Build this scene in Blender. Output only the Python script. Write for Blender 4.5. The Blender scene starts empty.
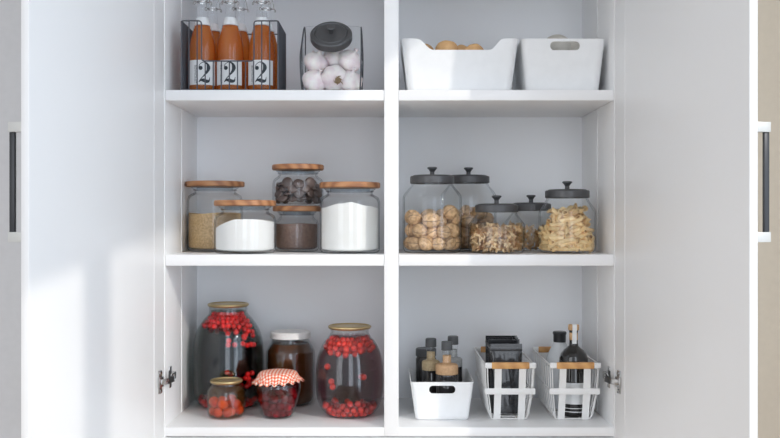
import bpy, bmesh, math, random
import numpy as np
from mathutils import Vector, Matrix, Euler

PI = math.pi
SC = bpy.context.scene
C = SC.collection
CZ = 1.35           # camera height
F = 955.0           # focal length in pixels of the 780 px frame
CD = 2.1            # camera distance to the cupboard front (front plane is y = 0)
random.seed(7)

def X(px, D): return (px - 390.0) * D / F
def Z(py, D): return CZ - (py - 219.0) * D / F

# ------------------------------------------------------------------ materials
def nmat(name):
    m = bpy.data.materials.new(name); m.use_nodes = True
    nt = m.node_tree
    for n in list(nt.nodes): nt.nodes.remove(n)
    out = nt.nodes.new('ShaderNodeOutputMaterial')
    return m, nt, out

def ramp(nt, stops):
    r = nt.nodes.new('ShaderNodeValToRGB')
    el = r.color_ramp.elements
    while len(el) > 1: el.remove(el[-1])
    el[0].position = stops[0][0]; el[0].color = (*stops[0][1], 1)
    for p, c in stops[1:]:
        e = el.new(p); e.color = (*c, 1)
    return r

def pmat(name, col, rough=0.5, metal=0.0, col2=None, scale=40.0, bump=0.0, bscale=None, spec=0.5, sss=0.0,
         vary=0.0, coat=0.0, stretch=None, detail=4.0):
    m, nt, out = nmat(name)
    b = nt.nodes.new('ShaderNodeBsdfPrincipled')
    nt.links.new(b.outputs[0], out.inputs[0])
    b.inputs['Roughness'].default_value = rough
    b.inputs['Metallic'].default_value = metal
    b.inputs['Specular IOR Level'].default_value = spec
    b.inputs['Coat Weight'].default_value = coat
    if sss:
        b.inputs['Subsurface Weight'].default_value = sss
        b.inputs['Subsurface Radius'].default_value = (0.01, 0.005, 0.003)
        b.inputs['Subsurface Scale'].default_value = 1.0
    tc = nt.nodes.new('ShaderNodeTexCoord')
    src = tc.outputs['Object']
    if stretch:
        mp = nt.nodes.new('ShaderNodeMapping'); mp.inputs['Scale'].default_value = stretch
        nt.links.new(src, mp.inputs['Vector']); src = mp.outputs[0]
    n = nt.nodes.new('ShaderNodeTexNoise'); n.inputs['Scale'].default_value = scale; n.inputs['Detail'].default_value = detail
    nt.links.new(src, n.inputs['Vector'])
    c2 = col2 if col2 else tuple(x * 0.97 for x in col)
    r = ramp(nt, [(0.35, col), (0.65, c2)])
    nt.links.new(n.outputs['Fac'], r.inputs[0])
    last = r.outputs[0]
    if vary:
        oi = nt.nodes.new('ShaderNodeObjectInfo')
        mr = nt.nodes.new('ShaderNodeMapRange')
        mr.inputs['To Min'].default_value = 1 - vary; mr.inputs['To Max'].default_value = 1 + vary * 0.6
        nt.links.new(oi.outputs['Random'], mr.inputs['Value'])
        hs = nt.nodes.new('ShaderNodeHueSaturation')
        nt.links.new(mr.outputs[0], hs.inputs['Value'])
        nt.links.new(last, hs.inputs['Color']); last = hs.outputs[0]
    nt.links.new(last, b.inputs['Base Color'])
    if bump:
        n2 = nt.nodes.new('ShaderNodeTexNoise'); n2.inputs['Scale'].default_value = bscale or scale; n2.inputs['Detail'].default_value = 3
        nt.links.new(src, n2.inputs['Vector'])
        bp = nt.nodes.new('ShaderNodeBump'); bp.inputs['Strength'].default_value = bump; bp.inputs['Distance'].default_value = 0.002
        nt.links.new(n2.outputs['Fac'], bp.inputs['Height'])
        nt.links.new(bp.outputs[0], b.inputs['Normal'])
    return m

def glassmat(name, tint=(0.99, 0.994, 0.994), edge=(0.22, 0.26, 0.29), rough=0.02, refl=1.0, edge_pos=0.74):
    """thin clear glass: tinted pass-through, darker where the wall is seen edge-on, with a Fresnel reflection"""
    m, nt, out = nmat(name)
    lw = nt.nodes.new('ShaderNodeLayerWeight'); lw.inputs['Blend'].default_value = 0.5
    r = ramp(nt, [(0.0, tint), (edge_pos, tint), (1.0, edge)])
    nt.links.new(lw.outputs['Facing'], r.inputs[0])
    tr = nt.nodes.new('ShaderNodeBsdfTransparent'); nt.links.new(r.outputs[0], tr.inputs[0])
    gl = nt.nodes.new('ShaderNodeBsdfGlossy'); gl.inputs['Roughness'].default_value = rough
    gl.inputs['Color'].default_value = (0.95, 0.97, 1, 1)
    pw = nt.nodes.new('ShaderNodeMath'); pw.operation = 'POWER'; pw.inputs[1].default_value = 5.0
    nt.links.new(lw.outputs['Facing'], pw.inputs[0])
    ml = nt.nodes.new('ShaderNodeMath'); ml.operation = 'MULTIPLY_ADD'; ml.use_clamp = True
    ml.inputs[1].default_value = 0.5 * refl; ml.inputs[2].default_value = 0.03 * refl
    nt.links.new(pw.outputs[0], ml.inputs[0])
    mx = nt.nodes.new('ShaderNodeMixShader')
    nt.links.new(ml.outputs[0], mx.inputs[0]); nt.links.new(tr.outputs[0], mx.inputs[1]); nt.links.new(gl.outputs[0], mx.inputs[2])
    nt.links.new(mx.outputs[0], out.inputs[0])
    return m

def liquidmat(name, col, density, surf=(1, 1, 1)):
    m, nt, out = nmat(name)
    tr = nt.nodes.new('ShaderNodeBsdfTransparent'); tr.inputs[0].default_value = (*surf, 1)
    va = nt.nodes.new('ShaderNodeVolumeAbsorption'); va.inputs['Color'].default_value = (*col, 1)
    va.inputs['Density'].default_value = density
    nt.links.new(tr.outputs[0], out.inputs['Surface']); nt.links.new(va.outputs[0], out.inputs['Volume'])
    return m

def mixdiff(name, col, tcol, fac, rough=0.15):
    """cloudy drink: part diffuse / part tinted pass-through / light gloss"""
    m, nt, out = nmat(name)
    b = nt.nodes.new('ShaderNodeBsdfPrincipled'); b.inputs['Base Color'].default_value = (*col, 1); b.inputs['Roughness'].default_value = rough
    tl = nt.nodes.new('ShaderNodeBsdfTranslucent'); tl.inputs[0].default_value = (*col, 1)
    m1 = nt.nodes.new('ShaderNodeMixShader'); m1.inputs[0].default_value = 0.45
    nt.links.new(b.outputs[0], m1.inputs[1]); nt.links.new(tl.outputs[0], m1.inputs[2])
    tr = nt.nodes.new('ShaderNodeBsdfTransparent'); tr.inputs[0].default_value = (*tcol, 1)
    m2 = nt.nodes.new('ShaderNodeMixShader'); m2.inputs[0].default_value = fac
    nt.links.new(m1.outputs[0], m2.inputs[1]); nt.links.new(tr.outputs[0], m2.inputs[2])
    nt.links.new(m2.outputs[0], out.inputs[0])
    return m

def woodmat(name, c1, c2, c3, rot=0.0, scale=14.0):
    m, nt, out = nmat(name)
    b = nt.nodes.new('ShaderNodeBsdfPrincipled'); b.inputs['Roughness'].default_value = 0.45
    nt.links.new(b.outputs[0], out.inputs[0])
    tc = nt.nodes.new('ShaderNodeTexCoord')
    mp = nt.nodes.new('ShaderNodeMapping'); mp.inputs['Rotation'].default_value = (0.35, 0.55, rot)
    nt.links.new(tc.outputs['Object'], mp.inputs['Vector'])
    w = nt.nodes.new('ShaderNodeTexWave'); w.inputs['Scale'].default_value = scale; w.inputs['Distortion'].default_value = 3.0
    w.inputs['Detail'].default_value = 4; w.inputs['Detail Scale'].default_value = 1.2
    nt.links.new(mp.outputs[0], w.inputs['Vector'])
    r = ramp(nt, [(0.0, c1), (0.5, c2), (1.0, c3)])
    nt.links.new(w.outputs['Fac'], r.inputs[0]); nt.links.new(r.outputs[0], b.inputs['Base Color'])
    return m

def ginghammat(name):
    m, nt, out = nmat(name)
    b = nt.nodes.new('ShaderNodeBsdfPrincipled'); b.inputs['Roughness'].default_value = 0.85
    nt.links.new(b.outputs[0], out.inputs[0])
    uv = nt.nodes.new('ShaderNodeTexCoord')
    sp = nt.nodes.new('ShaderNodeSeparateXYZ'); nt.links.new(uv.outputs['UV'], sp.inputs[0])
    hs = []
    for ax in (0, 1):
        a = nt.nodes.new('ShaderNodeMath'); a.operation = 'MULTIPLY'; a.inputs[1].default_value = 125.0
        nt.links.new(sp.outputs[ax], a.inputs[0])
        f = nt.nodes.new('ShaderNodeMath'); f.operation = 'FRACT'; nt.links.new(a.outputs[0], f.inputs[0])
        g = nt.nodes.new('ShaderNodeMath'); g.operation = 'GREATER_THAN'; g.inputs[1].default_value = 0.5
        nt.links.new(f.outputs[0], g.inputs[0]); hs.append(g)
    ad = nt.nodes.new('ShaderNodeMath'); ad.operation = 'ADD'
    nt.links.new(hs[0].outputs[0], ad.inputs[0]); nt.links.new(hs[1].outputs[0], ad.inputs[1])
    hf = nt.nodes.new('ShaderNodeMath'); hf.operation = 'MULTIPLY'; hf.inputs[1].default_value = 0.5
    nt.links.new(ad.outputs[0], hf.inputs[0])
    r = ramp(nt, [(0.0, (0.9, 0.87, 0.82)), (0.5, (0.9, 0.36, 0.22)), (1.0, (0.78, 0.10, 0.05))])
    nt.links.new(hf.outputs[0], r.inputs[0]); nt.links.new(r.outputs[0], b.inputs['Base Color'])
    return m

M = {}
M['laminate'] = pmat('white_laminate', (0.87, 0.872, 0.875), 0.32, col2=(0.86, 0.862, 0.865), scale=3)
M['backing'] = pmat('white_back_panel', (0.86, 0.88, 0.905), 0.5, col2=(0.85, 0.87, 0.895), scale=3)
M['wall_beige'] = pmat('beige_wall_paint', (0.74, 0.665, 0.55), 0.8, scale=60, bump=0.05)
M['wall_grey'] = pmat('grey_wall_paint', (0.62, 0.62, 0.63), 0.8, scale=60, bump=0.05)
M['wall_white'] = pmat('white_wall_paint', (0.8, 0.8, 0.8), 0.8, scale=60)
M['floor'] = pmat('oak_floor', (0.42, 0.32, 0.22), 0.4, col2=(0.34, 0.25, 0.17), scale=6, stretch=(1, 8, 1))
M['anthracite'] = pmat('anthracite_metal', (0.045, 0.047, 0.052), 0.35, 0.4)
M['steel'] = pmat('pale_satin_metal', (0.62, 0.62, 0.60), 0.4, 0.25)
M['chrome'] = pmat('nickel_hinge_metal', (0.55, 0.54, 0.53), 0.22, 1.0)
M['dark_metal'] = pmat('dark_hole', (0.03, 0.03, 0.03), 0.5)
M['wood'] = woodmat('acacia_wood', (0.50, 0.25, 0.115), (0.42, 0.19, 0.08), (0.28, 0.115, 0.048))
M['bamboo'] = woodmat('light_bamboo', (0.66, 0.36, 0.13), (0.60, 0.31, 0.11), (0.54, 0.27, 0.09), scale=12)
M['glass'] = glassmat('clear_glass', refl=0.85)
M['glass_dark'] = glassmat('preserving_jar_glass', (0.96, 0.97, 0.965), (0.15, 0.17, 0.17), refl=1.3)
M['silicone'] = glassmat('clear_seal', (0.84, 0.87, 0.89), (0.5, 0.55, 0.58), rough=0.25)
M['black_lid'] = pmat('dark_grey_lid_metal', (0.085, 0.086, 0.090), 0.38, 0.3, col2=(0.08, 0.081, 0.085))
M['white_plastic'] = pmat('white_plastic', (0.82, 0.83, 0.835), 0.42)
M['wire_dark'] = pmat('dark_grey_wire', (0.09, 0.095, 0.11), 0.45, 0.3)
M['wire_white'] = pmat('white_coated_wire', (0.82, 0.82, 0.81), 0.35)
M['brass'] = pmat('brass_lid', (0.60, 0.47, 0.24), 0.33, 0.75, col2=(0.55, 0.42, 0.21))
M['white_lid'] = pmat('white_painted_lid', (0.82, 0.81, 0.79), 0.35, col2=(0.74, 0.73, 0.71), scale=80)
M['lemonade'] = mixdiff('orange_lemonade', (0.80, 0.31, 0.075), (0.93, 0.50, 0.18), 0.45)
M['label'] = pmat('white_paper_label', (0.76, 0.78, 0.79), 0.7)
M['ink'] = pmat('dark_label_ink', (0.03, 0.04, 0.05), 0.7)
M['red_rubber'] = pmat('red_rubber', (0.6, 0.05, 0.05), 0.6)
M['garlic'] = pmat('garlic_skin', (0.84, 0.81, 0.78), 0.5, col2=(0.74, 0.62, 0.65), scale=60, bump=0.3, bscale=60, sss=0.1, vary=0.08, stretch=(1, 1, 0.5))
M['garlic_root'] = pmat('garlic_roots', (0.36, 0.25, 0.13), 0.9, col2=(0.2, 0.13, 0.07), scale=200, bump=1)
M['potato'] = pmat('potato_skin', (0.76, 0.47, 0.22), 0.6, col2=(0.60, 0.34, 0.15), scale=40, bump=0.4, bscale=50, vary=0.1)
M['onion'] = pmat('white_onion_skin', (0.62, 0.60, 0.55), 0.45, col2=(0.50, 0.48, 0.43), scale=30)
M['brown_sugar'] = pmat('brown_sugar_grains', (0.76, 0.53, 0.27), 0.8, col2=(0.54, 0.34, 0.15), scale=260, bump=0.8, bscale=500)
M['sugar'] = pmat('white_sugar_grains', (0.87, 0.86, 0.84), 0.8, col2=(0.84, 0.83, 0.81), scale=300, bump=0.1)
M['flour'] = pmat('white_flour_powder', (0.87, 0.86, 0.83), 0.9, col2=(0.85, 0.84, 0.81), scale=90, bump=0.12)
M['cocoa'] = pmat('brown_cocoa_powder', (0.27, 0.175, 0.14), 0.9, col2=(0.19, 0.12, 0.095), scale=160, bump=0.5, bscale=300)
M['choc'] = pmat('dark_chocolate', (0.10, 0.068, 0.06), 0.38, vary=0.25)
M['walnut'] = pmat('walnut_shell', (0.76, 0.51, 0.28), 0.6, col2=(0.42, 0.24, 0.11), scale=130, bump=1.0, bscale=170, vary=0.18)
nt_ = M['walnut'].node_tree
_b = next(n for n in nt_.nodes if n.type == 'BSDF_PRINCIPLED'); _c = _b.inputs['Base Color'].links[0].from_socket
_tc = next(n for n in nt_.nodes if n.type == 'TEX_COORD'); _sp = nt_.nodes.new('ShaderNodeSeparateXYZ'); nt_.links.new(_tc.outputs['Object'], _sp.inputs[0])
_ab = nt_.nodes.new('ShaderNodeMath'); _ab.operation = 'ABSOLUTE'; nt_.links.new(_sp.outputs[0], _ab.inputs[0])
_lt = nt_.nodes.new('ShaderNodeMath'); _lt.operation = 'LESS_THAN'; _lt.inputs[1].default_value = 0.0007; nt_.links.new(_ab.outputs[0], _lt.inputs[0])
_mx = nt_.nodes.new('ShaderNodeMixRGB'); nt_.links.new(_lt.outputs[0], _mx.inputs[0]); nt_.links.new(_c, _mx.inputs[1]); _mx.inputs[2].default_value = (0.16, 0.085, 0.04, 1)
nt_.links.new(_mx.outputs[0], _b.inputs['Base Color'])
M['pasta'] = pmat('pale_durum_pasta', (0.92, 0.70, 0.38), 0.5, col2=(0.86, 0.61, 0.30), scale=80, vary=0.14)
M['pasta_bow'] = pmat('golden_bow_pasta', (0.92, 0.73, 0.45), 0.5, col2=(0.84, 0.60, 0.33), scale=90, vary=0.15)
M['berry'] = pmat('red_berry_skin', (0.85, 0.014, 0.012), 0.35, col2=(0.60, 0.010, 0.012), scale=90, vary=0.35, spec=0.3)
M['berry_pink'] = pmat('pale_red_berry_skin', (0.82, 0.06, 0.035), 0.35, col2=(0.62, 0.02, 0.02), scale=90, vary=0.4, spec=0.3)
M['cherry'] = pmat('dark_cherry_skin', (0.42, 0.010, 0.025), 0.3, col2=(0.22, 0.005, 0.012), scale=60, vary=0.4, spec=0.3)
M['apricot'] = pmat('orange_fruit_flesh', (0.95, 0.17, 0.03), 0.3, col2=(0.80, 0.03, 0.01), scale=30, vary=0.2)
M['compote'] = liquidmat('dark_green_grey_compote', (0.30, 0.38, 0.34), 42.0)
M['compote_red'] = liquidmat('dark_red_compote', (0.56, 0.27, 0.32), 33.0)
M['cherry_syrup'] = mixdiff('cherry_syrup', (0.10, 0.008, 0.014), (0.75, 0.30, 0.34), 0.80, 0.1)
M['amber_syrup'] = mixdiff('amber_syrup', (0.22, 0.12, 0.03), (0.92, 0.66, 0.34), 0.80, 0.1)
M['tea'] = mixdiff('brown_liquid', (0.17, 0.060, 0.022), (0.35, 0.14, 0.05), 0.2, 0.1)
M['gingham'] = ginghammat('red_white_gingham')
M['smoke_glass'] = pmat('smoked_dark_glass', (0.028, 0.026, 0.027), 0.08, coat=0.5)
M['black_glass'] = pmat('near_black_glass', (0.012, 0.011, 0.011), 0.06, coat=0.6)
M['spice_tan'] = pmat('tan_spice', (0.50, 0.39, 0.23), 0.6, col2=(0.38, 0.29, 0.17), scale=200)
M['spice_orange'] = pmat('light_brown_spice', (0.60, 0.38, 0.21), 0.6, col2=(0.5, 0.3, 0.16), scale=200)
M['spice_grey'] = pmat('grey_spice', (0.40, 0.41, 0.41), 0.6, col2=(0.3, 0.31, 0.31), scale=200)
M['cap_grey'] = pmat('dark_grey_cap_plastic', (0.075, 0.08, 0.085), 0.5)
M['pouch'] = pmat('black_foil_pouch', (0.016, 0.017, 0.02), 0.22, 0.0, col2=(0.02, 0.021, 0.024), scale=14, bump=1.0, bscale=16, coat=0.4)
M['pouch_edge'] = pmat('black_foil_seal', (0.03, 0.03, 0.033), 0.35)
M['milky'] = pmat('milky_white_bottle', (0.66, 0.69, 0.72), 0.25)
M['cork'] = pmat('cork_wood', (0.66, 0.42, 0.22), 0.7, col2=(0.5, 0.3, 0.15), scale=120)

# ------------------------------------------------------------------ mesh helpers
def link_mesh(name, bm, mats, parent=None, loc=(0, 0, 0), rot=(0, 0, 0), smooth=True, ang=35):
    bmesh.ops.recalc_face_normals(bm, faces=bm.faces[:])
    me = bpy.data.meshes.new(name); bm.to_mesh(me); bm.free()
    if not isinstance(mats, (list, tuple)): mats = [mats]
    for mt in mats: me.materials.append(M[mt])
    if smooth:
        for p in me.polygons: p.use_smooth = True
        try: me.set_sharp_from_angle(angle=math.radians(ang))
        except Exception: pass
    o = bpy.data.objects.new(name, me); C.objects.link(o)
    o.location = loc; o.rotation_euler = rot
    if parent: o.parent = parent
    return o

def tag(o, label=None, cat=None, group=None, kind=None):
    if label: o['label'] = label
    if cat: o['category'] = cat
    if group: o['group'] = group
    if kind: o['kind'] = kind
    return o

def thing(name, label, cat, loc=(0, 0, 0), rotz=0, group=None):
    o = bpy.data.objects.new(name, None); C.objects.link(o)
    o.empty_display_size = 0.02
    o.location = loc; o.rotation_euler = (0, 0, rotz)
    return tag(o, label, cat, group)

def copy_tree(o, parent=None):
    c = o.copy(); C.objects.link(c)
    if parent: c.parent = parent
    for ch in [q for q in bpy.data.objects if q.parent == o]: copy_tree(ch, c)
    return c

def box(bm, x0, x1, y0, y1, z0, z1, bev=0.0, mi=0, mtx=None, seg=2):
    before = set(bm.faces)
    r = bmesh.ops.create_cube(bm, size=1.0)
    vs = r['verts']
    for v in vs:
        v.co.x = x0 + (v.co.x + 0.5) * (x1 - x0)
        v.co.y = y0 + (v.co.y + 0.5) * (y1 - y0)
        v.co.z = z0 + (v.co.z + 0.5) * (z1 - z0)
    es = list({e for v in vs for e in v.link_edges})
    fs = list({f for v in vs for f in v.link_faces})
    if bev:
        bmesh.ops.bevel(bm, geom=es, offset=bev, segments=seg, profile=0.5, affect='EDGES')
        fs = [f for f in bm.faces if f not in before]
        vs = list({v for f in fs for v in f.verts})
    for f in fs: f.material_index = mi
    if mtx is not None:
        for v in vs: v.co = mtx @ v.co
    return vs

def nbm(): return bmesh.new()

def lathe(bm, prof, seg=48, mi=0, mtx=None, close=False):
    """revolve (r, z) points; r == 0 gives a pole; close joins last ring to first"""
    rings = []
    for r, z in prof:
        if r <= 1e-6:
            v = bm.verts.new((0, 0, z)); rings.append([v])
        else:
            rings.append([bm.verts.new((r * math.cos(2 * PI * k / seg), r * math.sin(2 * PI * k / seg), z)) for k in range(seg)])
    pairs = list(zip(rings, rings[1:]))
    if close: pairs.append((rings[-1], rings[0]))
    for a, b in pairs:
        for k in range(seg):
            k2 = (k + 1) % seg
            if len(a) == 1 and len(b) == 1: continue
            if len(a) == 1: f = bm.faces.new((a[0], b[k], b[k2]))
            elif len(b) == 1: f = bm.faces.new((a[k], a[k2], b[0]))
            else: f = bm.faces.new((a[k], a[k2], b[k2], b[k]))
            f.material_index = mi
    if mtx is not None:
        for rg in rings:
            for v in rg: v.co = mtx @ v.co
    return rings

def smoothprof(pts, n=6):
    """Catmull-Rom through the profile points"""
    out = []
    P = [Vector(p) for p in pts]
    for i in range(len(P) - 1):
        p0 = P[max(i - 1, 0)]; p1 = P[i]; p2 = P[i + 1]; p3 = P[min(i + 2, len(P) - 1)]
        for k in range(n):
            t = k / n
            q = 0.5 * ((2 * p1) + (-p0 + p2) * t + (2 * p0 - 5 * p1 + 4 * p2 - p3) * t * t + (-p0 + 3 * p1 - 3 * p2 + p3) * t ** 3)
            out.append(tuple(q))
    out.append(tuple(P[-1]))
    return [(max(a, 0.0), b) for a, b in out]

def tube(bm, pts, r, seg=8, mi=0, closed=False, flat=None):
    """sweep a circle (or a flat rectangle (w, t) with given up vector) along a polyline"""
    P = [Vector(p) for p in pts]; n = len(P)
    rings = []; prev = None
    for i in range(n):
        if closed: d = (P[(i + 1) % n] - P[i - 1])
        else: d = P[min(i + 1, n - 1)] - P[max(i - 1, 0)]
        d.normalize()
        if prev is None:
            up = Vector((0, 0, 1)) if abs(d.z) < 0.9 else Vector((0, 1, 0))
            a = d.cross(up).normalized()
        else:
            a = (prev - d * prev.dot(d)).normalized()
        prev = a; b = d.cross(a).normalized()
        rings.append([bm.verts.new(P[i] + a * r * math.cos(2 * PI * k / seg) + b * r * math.sin(2 * PI * k / seg)) for k in range(seg)])
    for i in range(n if closed else n - 1):
        A, B = rings[i], rings[(i + 1) % n]
        for k in range(seg):
            f = bm.faces.new((A[k], A[(k + 1) % seg], B[(k + 1) % seg], B[k])); f.material_index = mi
    if not closed:
        for rg in (rings[0], rings[-1]):
            f = bm.faces.new(rg); f.material_index = mi

def arcpts(pts, rad, n=5, closed=False):
    """round the corners of a polyline"""
    P = [Vector(p) for p in pts]; out = []
    N = len(P)
    for i in range(N):
        if not closed and i in (0, N - 1): out.append(P[i]); continue
        a, b, c = P[i - 1], P[i], P[(i + 1) % N]
        r = min(rad, (a - b).length / 2.01, (c - b).length / 2.01)
        s = b + (a - b).normalized() * r; e = b + (c - b).normalized() * r
        for k in range(n + 1):
            t = k / n
            out.append(s * (1 - t) ** 2 + b * 2 * t * (1 - t) + e * t * t)
    return out

def bake(o):
    dg = bpy.context.evaluated_depsgraph_get(); dg.update()
    me = bpy.data.meshes.new_from_object(o.evaluated_get(dg))
    old = o.data; o.modifiers.clear(); o.data = me
    bpy.data.meshes.remove(old)

# ------------------------------------------------------------------ settling of loose goods
def settle(n, k, rb, sp, Rf, zlo, zhi, seed, core=None, up=False, iters=260, fill_z=None, jit=0.0):
    """n little chains of k balls settle in a round vessel of inner radius Rf(z); returns array n,k,3"""
    rng = np.random.default_rng(seed)
    th = rng.uniform(0, 2 * PI, n); rr = np.sqrt(rng.uniform(0, 1, n))
    z = rng.uniform(zlo + rb, zhi, n)
    R0 = np.array([Rf(q) for q in z]) - rb * 1.2
    if core: rr = np.sqrt(rng.uniform((core[0] / max(R0.max(), 1e-4)) ** 2 * 0.9, 1, n))
    c = np.stack([R0 * rr * np.cos(th), R0 * rr * np.sin(th), z], 1)
    d = rng.normal(size=(n, 3)); d[:, 2] *= 0.45; d /= np.linalg.norm(d, axis=1)[:, None]
    off = (np.arange(k) - (k - 1) / 2) * sp
    P = c[:, None, :] + d[:, None, :] * off[None, :, None]
    rj = rb * (1 + rng.uniform(-jit, jit, n)); rp = np.repeat(rj, k); rsum = rp[:, None] + rp[None, :]
    P = P.reshape(-1, 3); N = len(P); cid = np.repeat(np.arange(n), k)
    same = cid[:, None] == cid[None, :]
    zz = np.linspace(zlo, zhi + 0.2, 200); RR = np.array([Rf(q) for q in zz])
    g = (1 if up else -1) * rb * 0.12
    for it in range(iters):
        P[:, 2] += g * (1 - 0.7 * it / iters)
        for sub in range(3):
            D = P[:, None, :] - P[None, :, :]
            L = np.sqrt((D ** 2).sum(2)) + 1e-9
            ov = (rsum - L); ov[same] = 0; ov[ov < 0] = 0
            w = ov / L * 0.5
            cnt = np.maximum((ov > 0).sum(1), 1)
            P += (D * w[:, :, None]).sum(1) / np.sqrt(cnt)[:, None] * 0.8
            if k > 1:
                Q = P.reshape(n, k, 3)
                cc = Q.mean(1, keepdims=True)
                dd = Q[:, -1] - Q[:, 0]; dd /= np.linalg.norm(dd, axis=1)[:, None] + 1e-9
                P = (cc + dd[:, None, :] * off[None, :, None]).reshape(-1, 3)
            P[:, 2] = np.clip(P[:, 2], zlo + rp, zhi - rp)
            rad = np.sqrt(P[:, 0] ** 2 + P[:, 1] ** 2) + 1e-9
            mx = np.interp(P[:, 2], zz, RR) - rp
            s = np.where(rad > mx, mx / rad, 1.0)
            if core:
                inn = (rad < core[0] + rb) & (P[:, 2] < core[1]) & (P[:, 2] > (core[2] if len(core) > 2 else -9))
                s = np.where(inn, (core[0] + rb) / rad, s)
            P[:, :2] *= s[:, None]
    settle.scale = {tuple(np.round(q[0], 6)): float(v / rb) for q, v in zip(P.reshape(n, k, 3), rj)}
    return P.reshape(n, k, 3)

def quat_to(d, roll):
    q = Vector(d).to_track_quat('Z', 'Y')
    return (q.to_matrix() @ Matrix.Rotation(roll, 3, 'Z')).to_euler()

# ================================================================== ROOM
def struct(name, bm, mat):
    return tag(link_mesh(name, bm, mat, smooth=False), kind='structure')

XL, XR = -2.5, 1.35
XI0, XI1 = X(165, 2.1), X(614, 2.1)      # inner side faces of the cupboard
YB = 0.368; YF = -4.2
b = nbm(); box(b, XI1 + 0.024, XR, 0.05, YB + 0.1, 0, 2.9); box(b, XI0 - 0.024, XI1 + 0.024, YB, YB + 0.1, 0, 2.9); struct('wall_back', b, 'wall_beige')
b = nbm(); box(b, -2.6, XI0 - 0.024, 0.05, YB + 0.1, 0, 2.9); struct('wall_left', b, 'wall_grey')
# right wall with its window opening (two lights and a mullion); the sun comes in here
WY0, WY1, WZ0 = -3.9, -0.75, 0.25
WZ1 = Z(232, 2.1) + 0.762 * (XR + 0.1 - X(165, 2.1))
b = nbm()
box(b, XR, XR + 0.1, YF, WY0, 0, 4); box(b, XR, XR + 0.1, WY1, YB, 0, 4)
box(b, XR, XR + 0.1, WY0, WY1, 0, WZ0); box(b, XR, XR + 0.1, WY0, WY1, WZ1, 4)
struct('wall_right', b, 'wall_white')
b = nbm(); box(b, XR + 0.002, XR + 0.042, -2.43, -2.355, WZ0, WZ1); struct('window_1', b, 'white_plastic')
b = nbm(); box(b, XL - 0.1, XR + 0.1, YF, YB + 0.1, -0.1, 0); struct('floor', b, 'floor')
b = nbm(); box(b, XL - 0.1, XR + 0.1, -2.6, YB + 0.1, 2.9, 3.0); struct('ceiling', b, 'wall_white')

# ================================================================== CUPBOARD
DX0, DX1 = X(384.2, 2.1), X(398.6, 2.1)  # divider
DEP = 0.35
S1T, S1B = Z(89.8, 2.1), Z(100.4, 2.1)
S2T, S2B = Z(254.6, 2.1), Z(265.8, 2.1)
S3T, S3B = Z(427.6, 2.1), Z(436.6, 2.1)
TOPB = CZ + 0.60; CH = 2.42
cup = thing('cupboard', 'tall white two-door cupboard with open doors and food on its shelves', 'cupboard', (0, 0, 0))
for s, (xa, xb) in enumerate(((XI0 - 0.020, XI0), (XI1, XI1 + 0.020))):
    b = nbm(); box(b, xa, xb, 0, DEP, 0.06, CH, 0.0008)
    link_mesh('side_panel', b, 'laminate', cup)
b = nbm(); box(b, DX0, DX1, 0, DEP, S3B + 0.001, CH - 0.02, 0.0008); link_mesh('divider', b, 'laminate', cup)
b = nbm(); box(b, XI0 - 0.02, XI1 + 0.02, DEP, DEP + 0.012, 0.06, CH); link_mesh('back_panel', b, 'backing', cup)
b = nbm(); box(b, XI0, XI1, 0, DEP, CH - 0.02, CH, 0.0008); link_mesh('top_panel', b, 'laminate', cup)
for (zb, zt) in ((S1B, S1T), (S2B, S2T), (TOPB, TOPB + 0.0235)):
    for (xa, xb) in ((XI0, DX0), (DX1, XI1)):
        b = nbm(); box(b, xa + 0.0006, xb - 0.0006, 0.0015, DEP, zb, zt, 0.0009); link_mesh('shelf', b, 'laminate', cup)
b = nbm(); box(b, XI0, XI1, 0.0015, DEP, S3B, S3T, 0.0009); link_mesh('bottom_panel', b, 'laminate', cup)
b = nbm(); box(b, XI0 - 0.02, XI1 + 0.02, 0.0, 0.018, 0.1, S3B - 0.0028, 0.0005); link_mesh('drawer_front', b, 'laminate', cup)
b = nbm(); box(b, XI0, XI1, 0.03, 0.05, 0.0, 0.1, 0.001); link_mesh('plinth', b, 'laminate', cup)
for xa in (XI0, XI1 - 0.0012):
    for za, zb in ((S3T, S2B), (S2T, S1B), (S1T, TOPB)):
        b = nbm(); box(b, xa, xa + 0.0012, 0.165, 0.169, za, zb); link_mesh('edge_strip', b, 'laminate', cup)

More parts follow.
